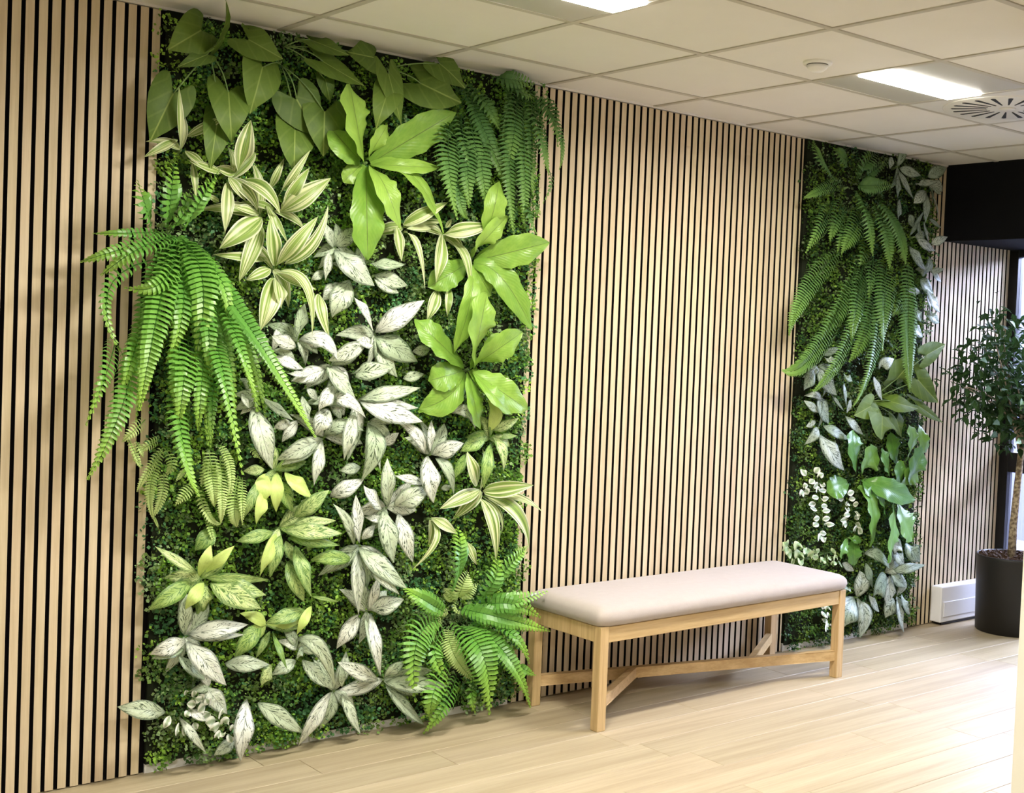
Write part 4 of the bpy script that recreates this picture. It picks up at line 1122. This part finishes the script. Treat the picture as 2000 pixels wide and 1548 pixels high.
for nm, lab, vs in (('wall_left', 'plain white side wall', [(XL, YF, 0), (XL, .05, 0), (XL, .05, 2.75), (XL, YF, 2.75)]),
                    ('wall_front', 'plain white wall opposite the slats', [(XL, YF, 0), (XR, YF, 0), (XR, YF, 2.75), (XL, YF, 2.75)])):
    o = link(nm, mesh_pd(nm, vs, [(0, 1, 2, 3)]), M['white']); tag(o, lab, 'wall', kind='structure')

# ceiling: slab, tiles dropped in a grid
ceil = link('ceiling', mesh_pd('ceiling', [(XL, YF, 2.66), (XR, YF, 2.66), (XR, .05, 2.66), (XL, .05, 2.66)], [(0, 1, 2, 3)]), M['tile'])
tag(ceil, 'suspended ceiling of square off-white tiles', 'ceiling', kind='structure')
fix = set()
LIGHTS = [(1, 1), (-2, 1), (-2, 4), (-5, 4)]  # first two are in view; the last two are unseen, added for fill light
for c in LIGHTS: fix.add(c)
VENT = (2, 1); fix.add(VENT)
GAP = 0.012
tm = box_mesh('tile', GAP, TILE - GAP, -TILE + GAP, -GAP, 0.004, 0.02, 0.001, 1)
xs = [GX0 + TILE * i for i in range(-9, 7)]
def clampx(v): return max(XL, min(XR, v))
for i in range(-9, 6):
    x0 = GX0 + TILE * i
    for j in range(-1, 10):
        y0 = GY0 - TILE * j
        if (i, j) in fix: continue
        far = (x0 < -3.2) or (j > 5)
        if j == -1:
            link('tile', box_mesh('tile_cut', clampx(x0 + GAP), clampx(x0 + TILE - GAP), GY0 + GAP, 0.012, CEIL + .004, CEIL + .02, 0.001, 1), M['tile'], ceil)
        else:
            link('tile', tm, M['tile'], ceil, (x0, y0, CEIL))
for x in xs:
    if XL < x < XR:
        box('grid_bar', x - GAP, x + GAP, YF, 0.012, CEIL, CEIL + .006, M['grid'], ceil)
for j in range(0, 11):
    y = GY0 - TILE * j
    if y > YF: box('grid_bar', XL, XR, y - GAP, y + GAP, CEIL + .0004, CEIL + .0064, M['grid'], ceil)
box('edge_trim', XL, XR, -0.012, 0.0, CEIL - .004, CEIL + .004, M['tile'], ceil)

bulk = box('bulkhead', 2.87, XR, -3.2, -0.004, 2.18, CEIL + .03, M['black'], None, 0.002, 1)
tag(bulk, 'black bulkhead dropped from the ceiling at the window end', 'bulkhead', kind='structure')

# glazed end of the room
we = link('wall_right', mesh_pd('wall_right', [(XR, YF, 0), (XR, -1.62, 0), (XR, -1.62, 2.75), (XR, YF, 2.75), (XR, -1.62, 2.25), (XR, .05, 2.25), (XR, .05, 2.75)], [(0, 1, 2, 3), (1, 1, 1) if False else (4, 5, 6, 2)]), M['white'])
tag(we, 'white end wall beside the window', 'wall', kind='structure')
win = empty('window_1', (3.56, 0, 0)); tag(win, 'tall black-framed window behind the potted tree', 'window', kind='structure')
for nm, x0, x1, y0, y1, z0, z1 in (('jamb', 0, .06, -.055, .02, 0, 2.2), ('jamb', 0, .06, -1.62, -1.56, 0, 2.2), ('head', 0, .06, -1.56, -.055, 2.14, 2.2),
                                   ('sill', 0, .06, -1.56, -.055, 0, .08), ('transom', 0, .06, -1.56, -.055, .855, .975)):
    box(nm, x0, x1, y0, y1, z0, z1, M['frame'], win, 0.003, 1)
box('pane', .028, .034, -1.56, -.055, .08, .855, M['glass'], win)
box('pane', .028, .034, -1.56, -.055, .975, 2.14, M['glass'], win)

og = box('outside_ground', 3.7, 12.0, -8.0, 6.0, -0.25, -0.2, plain('dark_paving', (0.06, 0.06, 0.07), 0.8)); tag(og, 'dark paving outside the window', 'paving', kind='structure')
ow = box('outside_wall', 7.6, 7.8, -8.0, 6.0, -0.2, 2.7, plain('blue_grey_cladding', (0.016, 0.016, 0.028), 0.8)); tag(ow, 'bluish building wall seen through the window', 'wall', kind='structure')

colm = box('column', 0.62, 0.84, -2.27, -1.97, 0.0, CEIL, M['column'], None, 0.004, 2)
tag(colm, 'cream painted column at the right edge of the view', 'column', kind='structure')

# ------------------------------------------------------------------ ceiling fittings
def light_fixture(i, j, label, group):
    x0, y0 = GX0 + TILE * i, GY0 - TILE * j
    t = empty('ceiling_light', (x0 + TILE / 2, y0 - TILE / 2, CEIL)); tag(t, label, 'ceiling light', group)
    h = TILE / 2 - GAP
    box('housing', -h, h, -h, h, 0.012, 0.05, M['wing'], t)
    for s in (-1, 1):
        a, b = sorted((s * 0.083, s * h))
        V = [(-h, a, 0.004 if s > 0 else 0.003), (h, a, 0.004 if s > 0 else 0.003), (h, b, 0.003), (-h, b, 0.003)]
        box('wing', -h, h, a, b, 0.002, 0.011, M['wing'], t)
    box('diffuser', -h, h, -0.083, 0.083, -0.006, 0.008, M['lamp'], t, 0.004, 2)
    ld = bpy.data.lights.new('tube', 'AREA'); ld.shape = 'RECTANGLE'; ld.size = 2 * h; ld.size_y = 0.15
    ld.energy = LAMP_WATTS; ld.color = LAMP_COLOR[:3]; ld.spread = math.radians(LAMP_SPREAD)
    lo = bpy.data.objects.new('tube', ld); COL.objects.link(lo); lo.parent = t; lo.location = (0, 0, -0.008)
named = {(1, 1): 'square ceiling light with a bright centre strip beside the round vent', (-2, 1): 'square ceiling light with a bright strip at the top edge of the view', (-5, 4): 'unseen square ceiling light added for fill light, farthest from the window', (-2, 4): 'unseen square ceiling light added for fill light, nearer the window'}
for (i, j) in LIGHTS:
    light_fixture(i, j, named[(i, j)], 'ceiling lights')

x0, y0 = GX0 + TILE * VENT[0], GY0 - TILE * VENT[1]
v = empty('air_vent', (x0 + TILE / 2, y0 - TILE / 2, CEIL)); tag(v, 'square swirl air vent with radial slots next to the ceiling light', 'air vent')
h = TILE / 2 - GAP
box('plate', -h, h, -h, h, 0.0, 0.012, M['vent'], v, 0.001, 1)
link('disc', lathe('disc', [(0.0, -0.004), (0.262, -0.004), (0.266, -0.002), (0.266, 0.002)], 48), M['vent'], v)
slm = mesh_pd('slot', [(0.085, -0.003, -.0052), (0.225, -0.010, -.0052), (0.232, 0.0, -.0052), (0.225, 0.010, -.0052), (0.085, 0.003, -.0052),
                       (0.085, -0.003, -.0035), (0.225, -0.010, -.0035), (0.232, 0.0, -.0035), (0.225, 0.010, -.0035), (0.085, 0.003, -.0035)],
              [(4, 3, 2, 1, 0), (0, 1, 6, 5), (1, 2, 7, 6), (2, 3, 8, 7), (3, 4, 9, 8), (4, 0, 5, 9)])
for k in range(20):
    link('slot', slm, M['slot'], v, (0, 0, 0), (0, 0, 2 * math.pi * k / 20))
link('hub', lathe('hub', [(0.0, -0.010), (0.03, -0.010), (0.036, -0.005), (0.036, -.003)], 24), M['vent'], v)

sd = empty('smoke_detector', (0.385, -1.165, CEIL + .004)); tag(sd, 'small round white smoke detector on a ceiling tile', 'smoke detector')
link('base_plate', lathe('base_plate', [(0.0, -0.010), (0.052, -0.010), (0.054, -0.006), (0.054, 0.0)], 32), M['white'], sd)
link('shadow_gap', lathe('shadow_gap', [(0.040, -0.014), (0.040, -0.010)], 32), M['rubber'], sd)
link('cap', lathe('cap', [(0.0, -0.036), (0.022, -0.035), (0.034, -0.026), (0.042, -0.014), (0.0, -0.014)], 32), M['white'], sd)

# ------------------------------------------------------------------ bench
bench = empty('bench', (0.782, -0.265, 0)); bench.rotation_euler = (0, 0, math.radians(0.6))
tag(bench, 'long oak bench with a beige padded seat between the two living walls', 'bench')
HX, HY = 0.765, 0.232
LG = 0.044
for sx in (-1, 1):
    for sy in (-1, 1):
        a, b = sorted((sx * HX, sx * (HX - LG))); c, d = sorted((sy * HY, sy * (HY - LG)))
        box('leg', a, b, c, d, 0.0, 0.418, M['bench_leg'], bench, 0.003, 2)
for sy in (-1, 1):
    c, d = sorted((sy * (HY - .003), sy * (HY - .027)))
    box('apron', -HX + LG, HX - LG, c, d, 0.352, 0.416, M['bench_wood'], bench, 0.002, 1)
for sx in (-1, 1):
    a, b = sorted((sx * (HX - .003), sx * (HX - .027)))
    box('apron', a, b, -HY + LG, HY - LG, 0.352, 0.416, M['bench_leg'], bench, 0.002, 1)
ex, ey = HX - LG * .6, HY - LG * .55
link('stretcher', bar_mesh('stretcher', (-ex, ey, 0.105), (ex, -ey, 0.105), 0.028, 0.046, 0.002), M['bench_wood'], bench)
for s in (-1, 1):
    link('brace', bar_mesh('brace', (s * ex, s * ey, 0.105), (s * 0.29, -s * 0.29 * ey / ex, 0.105), 0.026, 0.0455, 0.002), M['bench_wood'], bench)
# cushion: softly domed pad
def cushion():
    nx, ny = 48, 16
    hx, hy = HX + 0.012, HY + 0.014
    V, F = [], []
    z0, z1 = 0.419, 0.492
    def sup(a, p): return (1 - abs(a) ** p) if abs(a) < 1 else 0
    rows = []
    # rings from the bottom edge up over the dome
    n = 96
    def ring(off, z):
        r = 0.045; idx = []
        x, y = hx - off, hy - off
        rr = max(r - off * .4, .01)
        for k in range(n):
            a = 2 * math.pi * k / n
            # superellipse-like rounded rectangle by perimeter
            per = [(x, y)]
            ca, sa = math.cos(a), math.sin(a)
            e = 0.10
            px = math.copysign(abs(ca) ** e, ca) * x
            py = math.copysign(abs(sa) ** e, sa) * y
            V.append((px, py, z)); idx.append(len(V) - 1)
        return idx
    prof = [(0.012, z0), (0.002, z0 + .008), (-.004, z0 + .028), (-0.001, z0 + .046), (0.008, z0 + .058), (0.022, z0 + .067), (0.045, z0 + .073), (0.09, z0 + .077), (0.15, z0 + .079), (0.22, z0 + .080)]
    for off, z in prof: rows.append(ring(off, z))
    for a, b in zip(rows[:-1], rows[1:]):
        for k in range(n):
            F.append((a[k], a[(k + 1) % n], b[(k + 1) % n], b[k]))
    F.append(tuple(rows[-1])); F.append(tuple(reversed(rows[0])))
    return mesh_pd('seat_cushion', V, F, True)
link('seat_cushion', cushion(), M['fabric'], bench)

# ------------------------------------------------------------------ white heater
ht = empty('wall_heater', (2.925, 0, 0)); tag(ht, 'low white heater box at the foot of the slats behind the black pot', 'heater')
box('casing', 0, 0.62, -0.075, -0.002, 0.018, 0.222, M['heater'], ht, 0.006, 2)
box('front_panel', 0.025, 0.595, -0.079, -0.0752, 0.05, 0.135, M['heater'], ht, 0.001, 1)
box('foot', 0.03, 0.59, -0.06, -0.01, 0.0, 0.018, M['frame'], ht)

# ------------------------------------------------------------------ potted tree
def bez(a, c, b, t): return a * (1 - t) ** 2 + c * 2 * t * (1 - t) + b * t * t
TX, TY = 3.20, -0.35
pot = empty('plant_pot', (TX, TY, 0)); tag(pot, 'matt black cylindrical pot holding the ficus tree', 'pot')
link('body', lathe('body', [(0.0, 0.0), (0.186, 0.0), (0.192, 0.006), (0.203, 0.41), (0.205, 0.425), (0.200, 0.43), (0.195, 0.425), (0.190, 0.36)], 56), M['pot'], pot)
def mulch():
    r = random.Random(3); V, F = [], []
    n = 40
    for k in range(n):
        a = 2 * math.pi * k / n; V.append((0.192 * math.cos(a), 0.192 * math.sin(a), 0.395))
    F.append(tuple(range(n)))
    for k in range(420):
        a, q = r.uniform(0, 6.283), 0.185 * math.sqrt(r.random())
        c = Vector((q * math.cos(a), q * math.sin(a), 0.400 + r.uniform(-.004, .022)))
        R = Quaternion((r.uniform(-1, 1), r.uniform(-1, 1), r.uniform(-1, 1), r.uniform(-1, 1))).normalized()
        s = (r.uniform(.008, .02), r.uniform(.006, .012), r.uniform(.003, .006))
        b = len(V)
        for sx in (-1, 1):
            for sy in (-1, 1):
                for sz in (-1, 1): V.append(c + R @ Vector((sx * s[0], sy * s[1], sz * s[2])))
        for f in ((0, 1, 3, 2), (4, 6, 7, 5), (0, 4, 5, 1), (2, 3, 7, 6), (0, 2, 6, 4), (1, 5, 7, 3)): F.append(tuple(b + x for x in f))
    return mesh_pd('mulch', V, F)
mu = link('mulch', mulch(), M['soil'], pot); mu['kind'] = 'stuff'

tree = empty('ficus_tree', (TX, TY, 0.40)); tag(tree, 'dark-leaved ficus tree with a bare trunk standing in the black pot', 'tree')
def small_leaf(V, F, U, c, d, nrm, L, Wd):
    d = d.normalized(); s = d.cross(nrm).normalized(); n = s.cross(d)
    b = len(V)
    pts = [(0, 0, .5, 0, 0), (.35, -.5, 0, .35, .06), (.35, 0, .5, .35, -.02), (.35, .5, 1, .35, .06), (.7, -.34, .1, .7, .02), (.7, 0, .5, .7, -.06), (.7, .34, .9, .7, .02), (1, 0, .5, 1, -.14)]
    for (a, w, uu, vv, h) in pts:
        V.append(c + d * (a * L) + s * (w * Wd) + n * (h * L)); U.append((uu, vv))
    for f in ((0, 2, 1), (0, 3, 2), (1, 2, 5, 4), (2, 3, 6, 5), (4, 5, 7), (5, 6, 7)): F.append(tuple(b + k for k in f))
tr_ = random.Random(21)
trunk_pts = [Vector((-.02, 0, -.02)), Vector((-.012, .005, .2)), Vector((.0, 0, .42)), Vector((.012, -.005, .62)), Vector((.008, 0, .78))]
V, F = tube_vf(trunk_pts, [.026, .022, .020, .018, .014], 10)
link('trunk', mesh_pd('trunk', V, F, True), M['bark'], tree)
tips = []
CC = Vector((-.06, 0, 1.02)); RR = Vector((.54, .27, .40))
for k in range(16):
    a = 2 * math.pi * k / 16 + tr_.uniform(-.2, .2); el = tr_.uniform(-.45, 1.2)
    e = CC + Vector((math.cos(a) * math.cos(el) * RR.x, math.sin(a) * math.cos(el) * RR.y, math.sin(el) * RR.z)) * tr_.uniform(.8, 1.0)
    st = trunk_pts[-1] + Vector((0, 0, tr_.uniform(-.22, 0)))
    mid = st.lerp(e, .45) + Vector((0, 0, tr_.uniform(.03, .10)))
    P3 = [bez(st, mid, e, t / 6) for t in range(7)]
    V, F = tube_vf(P3, [.008 - .0009 * t for t in range(7)], 5)
    link('branch', mesh_pd('branch', V, F, True), M['bark'], tree)
    tips.append(P3)
V, F, U = [], [], []
for k in range(1700):
    if k % 2:
        P3 = tips[tr_.randrange(len(tips))]; c = P3[tr_.randrange(2, 7)] + Vector([tr_.gauss(0, .07) for _ in range(3)])
    else:
        while True:
            q = Vector([tr_.uniform(-1, 1) for _ in range(3)])
            if .25 < q.length < 1 and tr_.random() < .8: break
        c = CC + Vector((q.x * RR.x * .93, q.y * RR.y, q.z * RR.z))
    c.y = min(c.y, .27)
    d = Vector((tr_.uniform(-1, 1), tr_.uniform(-1, .3 if c.y > .2 else 1), tr_.uniform(-.9, .35)))
    small_leaf(V, F, U, c, d, Vector((tr_.uniform(-.5, .5), tr_.uniform(-.8, .2), 1)), tr_.uniform(.05, .082), tr_.uniform(.025, .038))
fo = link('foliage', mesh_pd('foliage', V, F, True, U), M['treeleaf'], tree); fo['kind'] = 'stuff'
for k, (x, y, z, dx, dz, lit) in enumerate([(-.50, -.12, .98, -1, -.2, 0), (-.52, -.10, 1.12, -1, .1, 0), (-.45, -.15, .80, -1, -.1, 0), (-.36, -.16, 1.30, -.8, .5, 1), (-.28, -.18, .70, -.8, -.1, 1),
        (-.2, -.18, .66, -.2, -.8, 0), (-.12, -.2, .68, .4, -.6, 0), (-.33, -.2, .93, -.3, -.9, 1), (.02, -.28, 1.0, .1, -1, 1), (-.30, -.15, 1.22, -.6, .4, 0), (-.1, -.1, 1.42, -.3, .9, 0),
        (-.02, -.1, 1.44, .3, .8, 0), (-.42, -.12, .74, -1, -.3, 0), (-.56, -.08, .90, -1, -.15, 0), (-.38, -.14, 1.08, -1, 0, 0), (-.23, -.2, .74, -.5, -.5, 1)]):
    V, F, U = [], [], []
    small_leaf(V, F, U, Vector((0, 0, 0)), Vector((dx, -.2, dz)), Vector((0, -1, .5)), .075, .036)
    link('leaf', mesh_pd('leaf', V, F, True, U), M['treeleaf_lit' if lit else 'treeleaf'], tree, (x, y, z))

# ------------------------------------------------------------------ living walls: foliage mat
def living_wall(x0, x1, label, nclump, per, seed, shade):
    r = np.random.RandomState(seed)
    root = empty('living_wall', (x0, 0, 0)); tag(root, label, 'living wall')
    z0, z1 = 0.012, CEIL - 0.012
    box('backing_board', 0, x1 - x0, -0.004, 0.020, z0 + .02, z1 + .008, M['backing'], root)
    cx = r.uniform(x0 - .012, x1 + .012, nclump); cz = r.uniform(z0 + .01, z1 - .02, nclump)
    cr = r.uniform(.02, .058, nclump); cd = r.uniform(-.005, .022, nclump)
    pal = np.array([(.055, .13, .028), (.085, .20, .032), (.14, .28, .04), (.22, .38, .05), (.06, .17, .06), (.19, .28, .12), (.12, .20, .045)])
    patch = np.sin(cx * 5.1 + seed) + np.sin(cz * 4.3 + 1.7 * seed) + r.normal(0, .8, nclump)
    pi = np.clip(((patch + 3) / 6 * 7).astype(int), 0, 6)
    pi = np.where(r.rand(nclump) < .45, r.randint(0, 7, nclump), pi)
    N = nclump * per
    ci = np.repeat(np.arange(nclump), per)
    th = r.uniform(0, 2 * np.pi, N); ph = np.arccos(r.uniform(.0, 1, N))
    nrm = np.stack([np.sin(ph) * np.cos(th), -np.cos(ph), np.sin(ph) * np.sin(th)], 1)
    rad = cr[ci] * r.uniform(.55, 1.1, N)
    pos = np.stack([cx[ci], -cd[ci], cz[ci]], 1) + nrm * rad[:, None] * np.array([1, .85, 1])
    # leaf axis: outward with droop and jitter
    ax = nrm * .6 + r.normal(0, .55, (N, 3)) + np.array([0, -.15, -.1])
    ax /= np.linalg.norm(ax, axis=1)[:, None]
    ref = r.normal(0, 1, (N, 3)) * .6 + np.array([0, -1, .4])
    sd_ = np.cross(ax, ref); sd_ /= np.linalg.norm(sd_, axis=1)[:, None]
    L = r.uniform(.008, .019, N)[:, None]; Wd = L * r.uniform(.32, .5, N)[:, None]
    a = pos; b = pos + ax * L * .5 + sd_ * Wd; c = pos + ax * L; d = pos + ax * L * .5 - sd_ * Wd
    verts = np.stack([a, b, c, d], 1).reshape(-1, 3)
    verts[:, 1] = np.minimum(verts[:, 1], .018); verts[:, 2] = np.clip(verts[:, 2], .006, CEIL - .002)
    verts -= np.array([x0, 0, 0])
    me = bpy.data.meshes.new('foliage_mat')
    me.vertices.add(4 * N); me.vertices.foreach_set('co', verts.astype(np.float32).ravel())
    me.loops.add(4 * N); me.loops.foreach_set('vertex_index', np.arange(4 * N, dtype=np.int32))
    me.polygons.add(N); me.polygons.foreach_set('loop_start', np.arange(0, 4 * N, 4, dtype=np.int32))
    me.polygons.foreach_set('loop_total', np.full(N, 4, dtype=np.int32))
    me.update(calc_edges=True)
    col = np.ones((N, 4), dtype=np.float32)
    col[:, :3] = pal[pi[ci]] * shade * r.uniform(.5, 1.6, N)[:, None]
    at = me.color_attributes.new('tint', 'FLOAT_COLOR', 'POINT')
    at.data.foreach_set('color', np.repeat(col, 4, axis=0).ravel())
    o = link('foliage_mat', me, M['moss'], root); o['kind'] = 'stuff'
    o['label'] = 'dense mat of tiny green leaves'
living_wall(-1.585, -0.045, 'large living wall of mixed green plants at the left', 2700, 42, 4, 1.3)
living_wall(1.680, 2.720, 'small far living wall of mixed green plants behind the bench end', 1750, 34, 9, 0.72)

# ------------------------------------------------------------------ plants on the living walls
def frame(t, roll):
    N0 = Vector((0.12, -1, 0.28)).normalized()
    s = t.cross(N0)
    if s.length < 1e-4: s = t.cross(Vector((1, 0, 0)))
    s.normalize(); n = s.cross(t).normalized()
    if n.y > 0: n, s = -n, -s
    q = Quaternion(t, roll)
    return q @ s, q @ n

def prof_lance(t, pk=.42, b=.75, e=1.6):
    if t < pk: return max(.06, math.sin(math.pi / 2 * t / pk) ** b)
    x = (t - pk) / (1 - pk); return max(0.0, 1 - x ** e)
def prof_strap(t):
    w = .26 + .74 * math.sin(math.pi / 2 * min(t / .55, 1))
    if t > .60:
        x = (t - .60) / .40; w *= max(0.0, 1 - x ** 2.2)
    return w
PROF = {'A': lambda t: prof_lance(t, .44, .74, 1.6), 'A2': lambda t: prof_lance(t, .44, .74, 1.6), 'G': lambda t: prof_lance(t, .42, .72, 1.65),
        'D': lambda t: prof_lance(t, .40, .62, 1.55), 'B': prof_strap, 'B2': prof_strap, 'V': lambda t: prof_lance(t, .45, .7, 2.1), 'V2': lambda t: prof_lance(t, .5, .55, 2.6)}

def blade(B, Mi, T, Wd, kind, r):
    nu, nv = (18, 4) if kind in ('B', 'B2') else ((8, 2) if kind in ('V', 'V2') else (12, 3))
    C = Mi * 2 - (B + T) * .5
    roll = r.uniform(-.35, .35) if kind not in ('V', 'V2') else r.uniform(-.6, .6)
    f = PROF[kind]; ph = r.uniform(0, 6.28); twist = r.uniform(-.25, .25)
    V, F, U = [], [], []
    for i in range(nu + 1):
        t = i / nu
        p = bez(B, C, T, t)
        d = ((C - B) * (1 - t) + (T - C) * t).normalized()
        s, n = frame(d, roll + twist * (t - .5))
        hw = Wd * .5 * f(t)
        for j in range(-nv, nv + 1):
            q = j / nv
            if kind in ('B', 'B2'):
                h = hw * (.30 * abs(q) - .22 * q * q) + Wd * .045 * q * q * math.sin(t * 24 + ph + (1.4 if q > 0 else 0)) * min(1, t * 3)
                wob = 1 + .05 * math.sin(t * 31 + ph * 2 + (2 if q > 0 else 0))
            elif kind == 'D':
                h = hw * (.45 * abs(q) - .15 * q * q); wob = 1
            else:
                h = hw * (.46 * abs(q) - .42 * q * q); wob = 1 + .02 * math.sin(t * 17 + ph)
            V.append(p + s * (hw * q * wob) + n * h); U.append((.5 + q * .5, t))
    k = 2 * nv + 1
    for i in range(nu):
        for j in range(2 * nv):
            a = i * k + j; F.append((a, a + 1, a + 1 + k, a + k))
    return V, F, U

HEART = [(-.02, .025), (-.08, .075), (-.18, .135), (-.29, .185), (-.37, .26), (-.38, .34), (-.30, .43), (-.16, .485), (.02, .50), (.20, .475), (.36, .42), (.52, .34), (.68, .235), (.82, .13), (.93, .055), (1.0, .0)]
def heart(B, Mi, T, Wd, r):
    C = Mi * 2 - (B + T) * .5
    L = (T - B).length
    roll = r.uniform(-.25, .25); nt = 4
    V, F, U = [], [], []
    for side in (-1, 1):
        o = len(V)
        for k, (a, c) in enumerate(HEART):
            ai = max(0.0, a * .98 if a > .3 else a * .8 if a > 0 else 0)
            for j in range(nt + 1):
                q = j / nt
                al = ai + (a - ai) * q; ac = c * q * side
                tt = max(0, min(1, al))
                p = bez(B, C, T, tt)
                d = ((C - B) * (1 - tt) + (T - C) * tt).normalized()
                if al < 0: p = p + d * (al * L)
                s, n = frame(d, roll)
                h = Wd * (.22 * abs(ac) - .42 * ac * ac) - L * .10 * max(0, -al) + Wd * .012 * math.sin(k * 1.9 + side)* q
                V.append(p + s * (ac * Wd) + n * h); U.append((.5 + ac, .5 * max(al, -.2) + .3))
        for k in range(len(HEART) - 1):
            for j in range(nt):
                a = o + k * (nt + 1) + j
                F.append((a, a + 1, a + nt + 2, a + nt + 1) if side > 0 else (a, a + nt + 1, a + nt + 2, a + 1))
    return V, F, U

def frond(B, Mi, T, Wd, kind, r):
    C = Mi * 2 - (B + T) * .5
    L = (T - B).length * 1.05
    step = {'F': .0165, 'F2': .0155, 'P': .0090}[kind]
    n = max(8, int(L / step))
    roll = r.uniform(-.25, .25)
    V, F, U = [], [], []
    def pr(t):
        if t < .25: return .55 + .45 * (t / .25)
        return max(.10, 1 - ((t - .25) / .78) ** 1.9)
    ph = r.uniform(0, 6)
    for i in range(n + 1):
        t = i / n
        p = bez(B, C, T, t); d = ((C - B) * (1 - t) + (T - C) * t).normalized()
        s, nn = frame(d, roll + .25 * math.sin(t * 3 + ph))
        if i > 0:
            hw = Wd * .5 * pr(t)
            for sd_ in (-1, 1):
                le = hw * r.uniform(.9, 1.08)
                ax = (s * sd_ + d * (.18 + .25 * t) ).normalized()
                wd = step * {'F': .70, 'F2': .76, 'P': .66}[kind]
                tl = nn * (wd * .36 * max(-1, min(1, d.z * 1.4)))
                b = len(V)
                lift = nn * (le * .16); droop = nn * (-le * r.uniform(.12, .34))
                q0 = p + s * sd_ * .0008
                V += [q0 - d * wd * .60 + tl, q0 + d * wd * .60 - tl, q0 + ax * le * .45 + lift - d * wd * .64 + tl, q0 + ax * le * .45 + lift + d * wd * .64 - tl, q0 + ax * le * .80 + lift * .7 - d * wd * .42 + tl * .6, q0 + ax * le * .80 + lift * .7 + d * wd * .52 - tl * .6, q0 + ax * le + droop + d * wd * .35]
                e = .5 + .5 * sd_ * np.array([.06, .06, .45, .45, .8, .8, 1])
                U += [(float(x), t) for x in e]
                F += [(b, b + 2, b + 3, b + 1), (b + 2, b + 4, b + 5, b + 3), (b + 4, b + 6, b + 5)] if sd_ > 0 else [(b, b + 1, b + 3, b + 2), (b + 2, b + 3, b + 5, b + 4), (b + 4, b + 5, b + 6)]
    pts = [bez(B, C, T, t / 8) for t in range(9)]
    v2, f2 = tube_vf(pts, [.0022 - .00018 * t for t in range(9)], 4)
    b = len(V); V += v2; U += [(.5, .2)] * len(v2); F += [tuple(b + x for x in f) for f in f2]
    return V, F, U

for pi_, (kind, name, label, crown, leaves) in enumerate(PLANTS):
    r = random.Random(100 + pi_)
    root = empty(name, crown)
    cat = {'F': 'fern', 'F2': 'fern', 'P': 'fern', 'B': 'fern', 'B2': 'fern'}.get(kind, 'plant')
    tag(root, label, cat)
    c0 = Vector(crown)
    leaves = list(leaves)
    if kind in ('A', 'G', 'D', 'A2') and len(leaves) > 2:
        # shaded inner leaves of the same rosette
        wm = sorted(L[9] for L in leaves)[len(leaves) // 2]
        lm = sorted((Vector(L[0:3]) - Vector(L[6:9])).length for L in leaves)[len(leaves) // 2]
        for k in range(4 if kind in ('A', 'G') else 2):
            a = r.uniform(0, 6.283); ln = lm * r.uniform(.7, 1.0)
            e = c0 + Vector((math.cos(a) * ln, r.uniform(.0, .015), math.sin(a) * ln))
            mm = c0.lerp(e, .5) + Vector((0, -.025, .01))
            leaves.append((*c0, *mm, *e, wm * r.uniform(.8, 1.0)))
    if kind == 'F' and name == 'hanging_fern':
        for k in range(9):
            a = r.uniform(-.5, .55); ln = r.uniform(.4, .72)
            e = c0 + Vector((math.sin(a) * ln + .04, r.uniform(-.03, .02), -math.cos(a) * ln))
            mm = c0 + Vector((math.sin(a) * ln * .65, -.07, -math.cos(a) * ln * .42))
            leaves.append((*c0, *mm, *e, r.uniform(.06, .075)))
    for L in leaves:
        B, Mi, T = Vector(L[0:3]) - c0, Vector(L[3:6]) - c0, Vector(L[6:9]) - c0
        Wd = L[9]
        if kind == 'H':
            V, F, U = heart(B, Mi, T, Wd * 1.08, r)
            o = link('leaf', mesh_pd('leaf', V, F, True, U), M['H'], root)
            sg = B * .5 + Vector((0, -.02, .02))
            v2, f2 = tube_vf([bez(Vector((0, .03, 0)), sg, B + (T - B) * .02 + Vector((0, .003, 0)), t / 6) for t in range(7)], [.0026] * 7, 5)
            link('petiole', mesh_pd('petiole', v2, f2, True), M['stem'], root)
        elif kind in ('F', 'F2', 'P'):
            V, F, U = frond(B, Mi, T, Wd * {'F': 1.28, 'F2': 1.3, 'P': 1.25}[kind], kind, r)
            link('frond', mesh_pd('frond', V, F, False, U), M[kind], root)
        else:
            V, F, U = blade(B, Mi, T, Wd * {'A': 1.08, 'G': 1.10, 'A2': 1.02, 'D': 1.0, 'B': 1.18, 'B2': 1.15}.get(kind, 1.05), kind, r)
            link('leaf', mesh_pd('leaf', V, F, True, U), M[kind], root)
    if kind not in ('V', 'V2', 'H'):
        n_ = 5
        v2, f2 = tube_vf([Vector((0, t * .02 - .005, t * -.004)) for t in range(3)], [.004, .007, .009], 6)
        link('stem', mesh_pd('stem', v2, f2, True), M['stem'], root)
    if kind in ('V', 'V2'):
        ends = sorted([Vector(L[0:3]) - c0 for L in leaves], key=lambda q: -q.z)
        v2, f2 = tube_vf(ends[::2] if len(ends[::2]) > 1 else ends, [.0012] * len(ends[::2]), 4)
        link('stem', mesh_pd('stem', v2, f2, True), M['stem'], root)
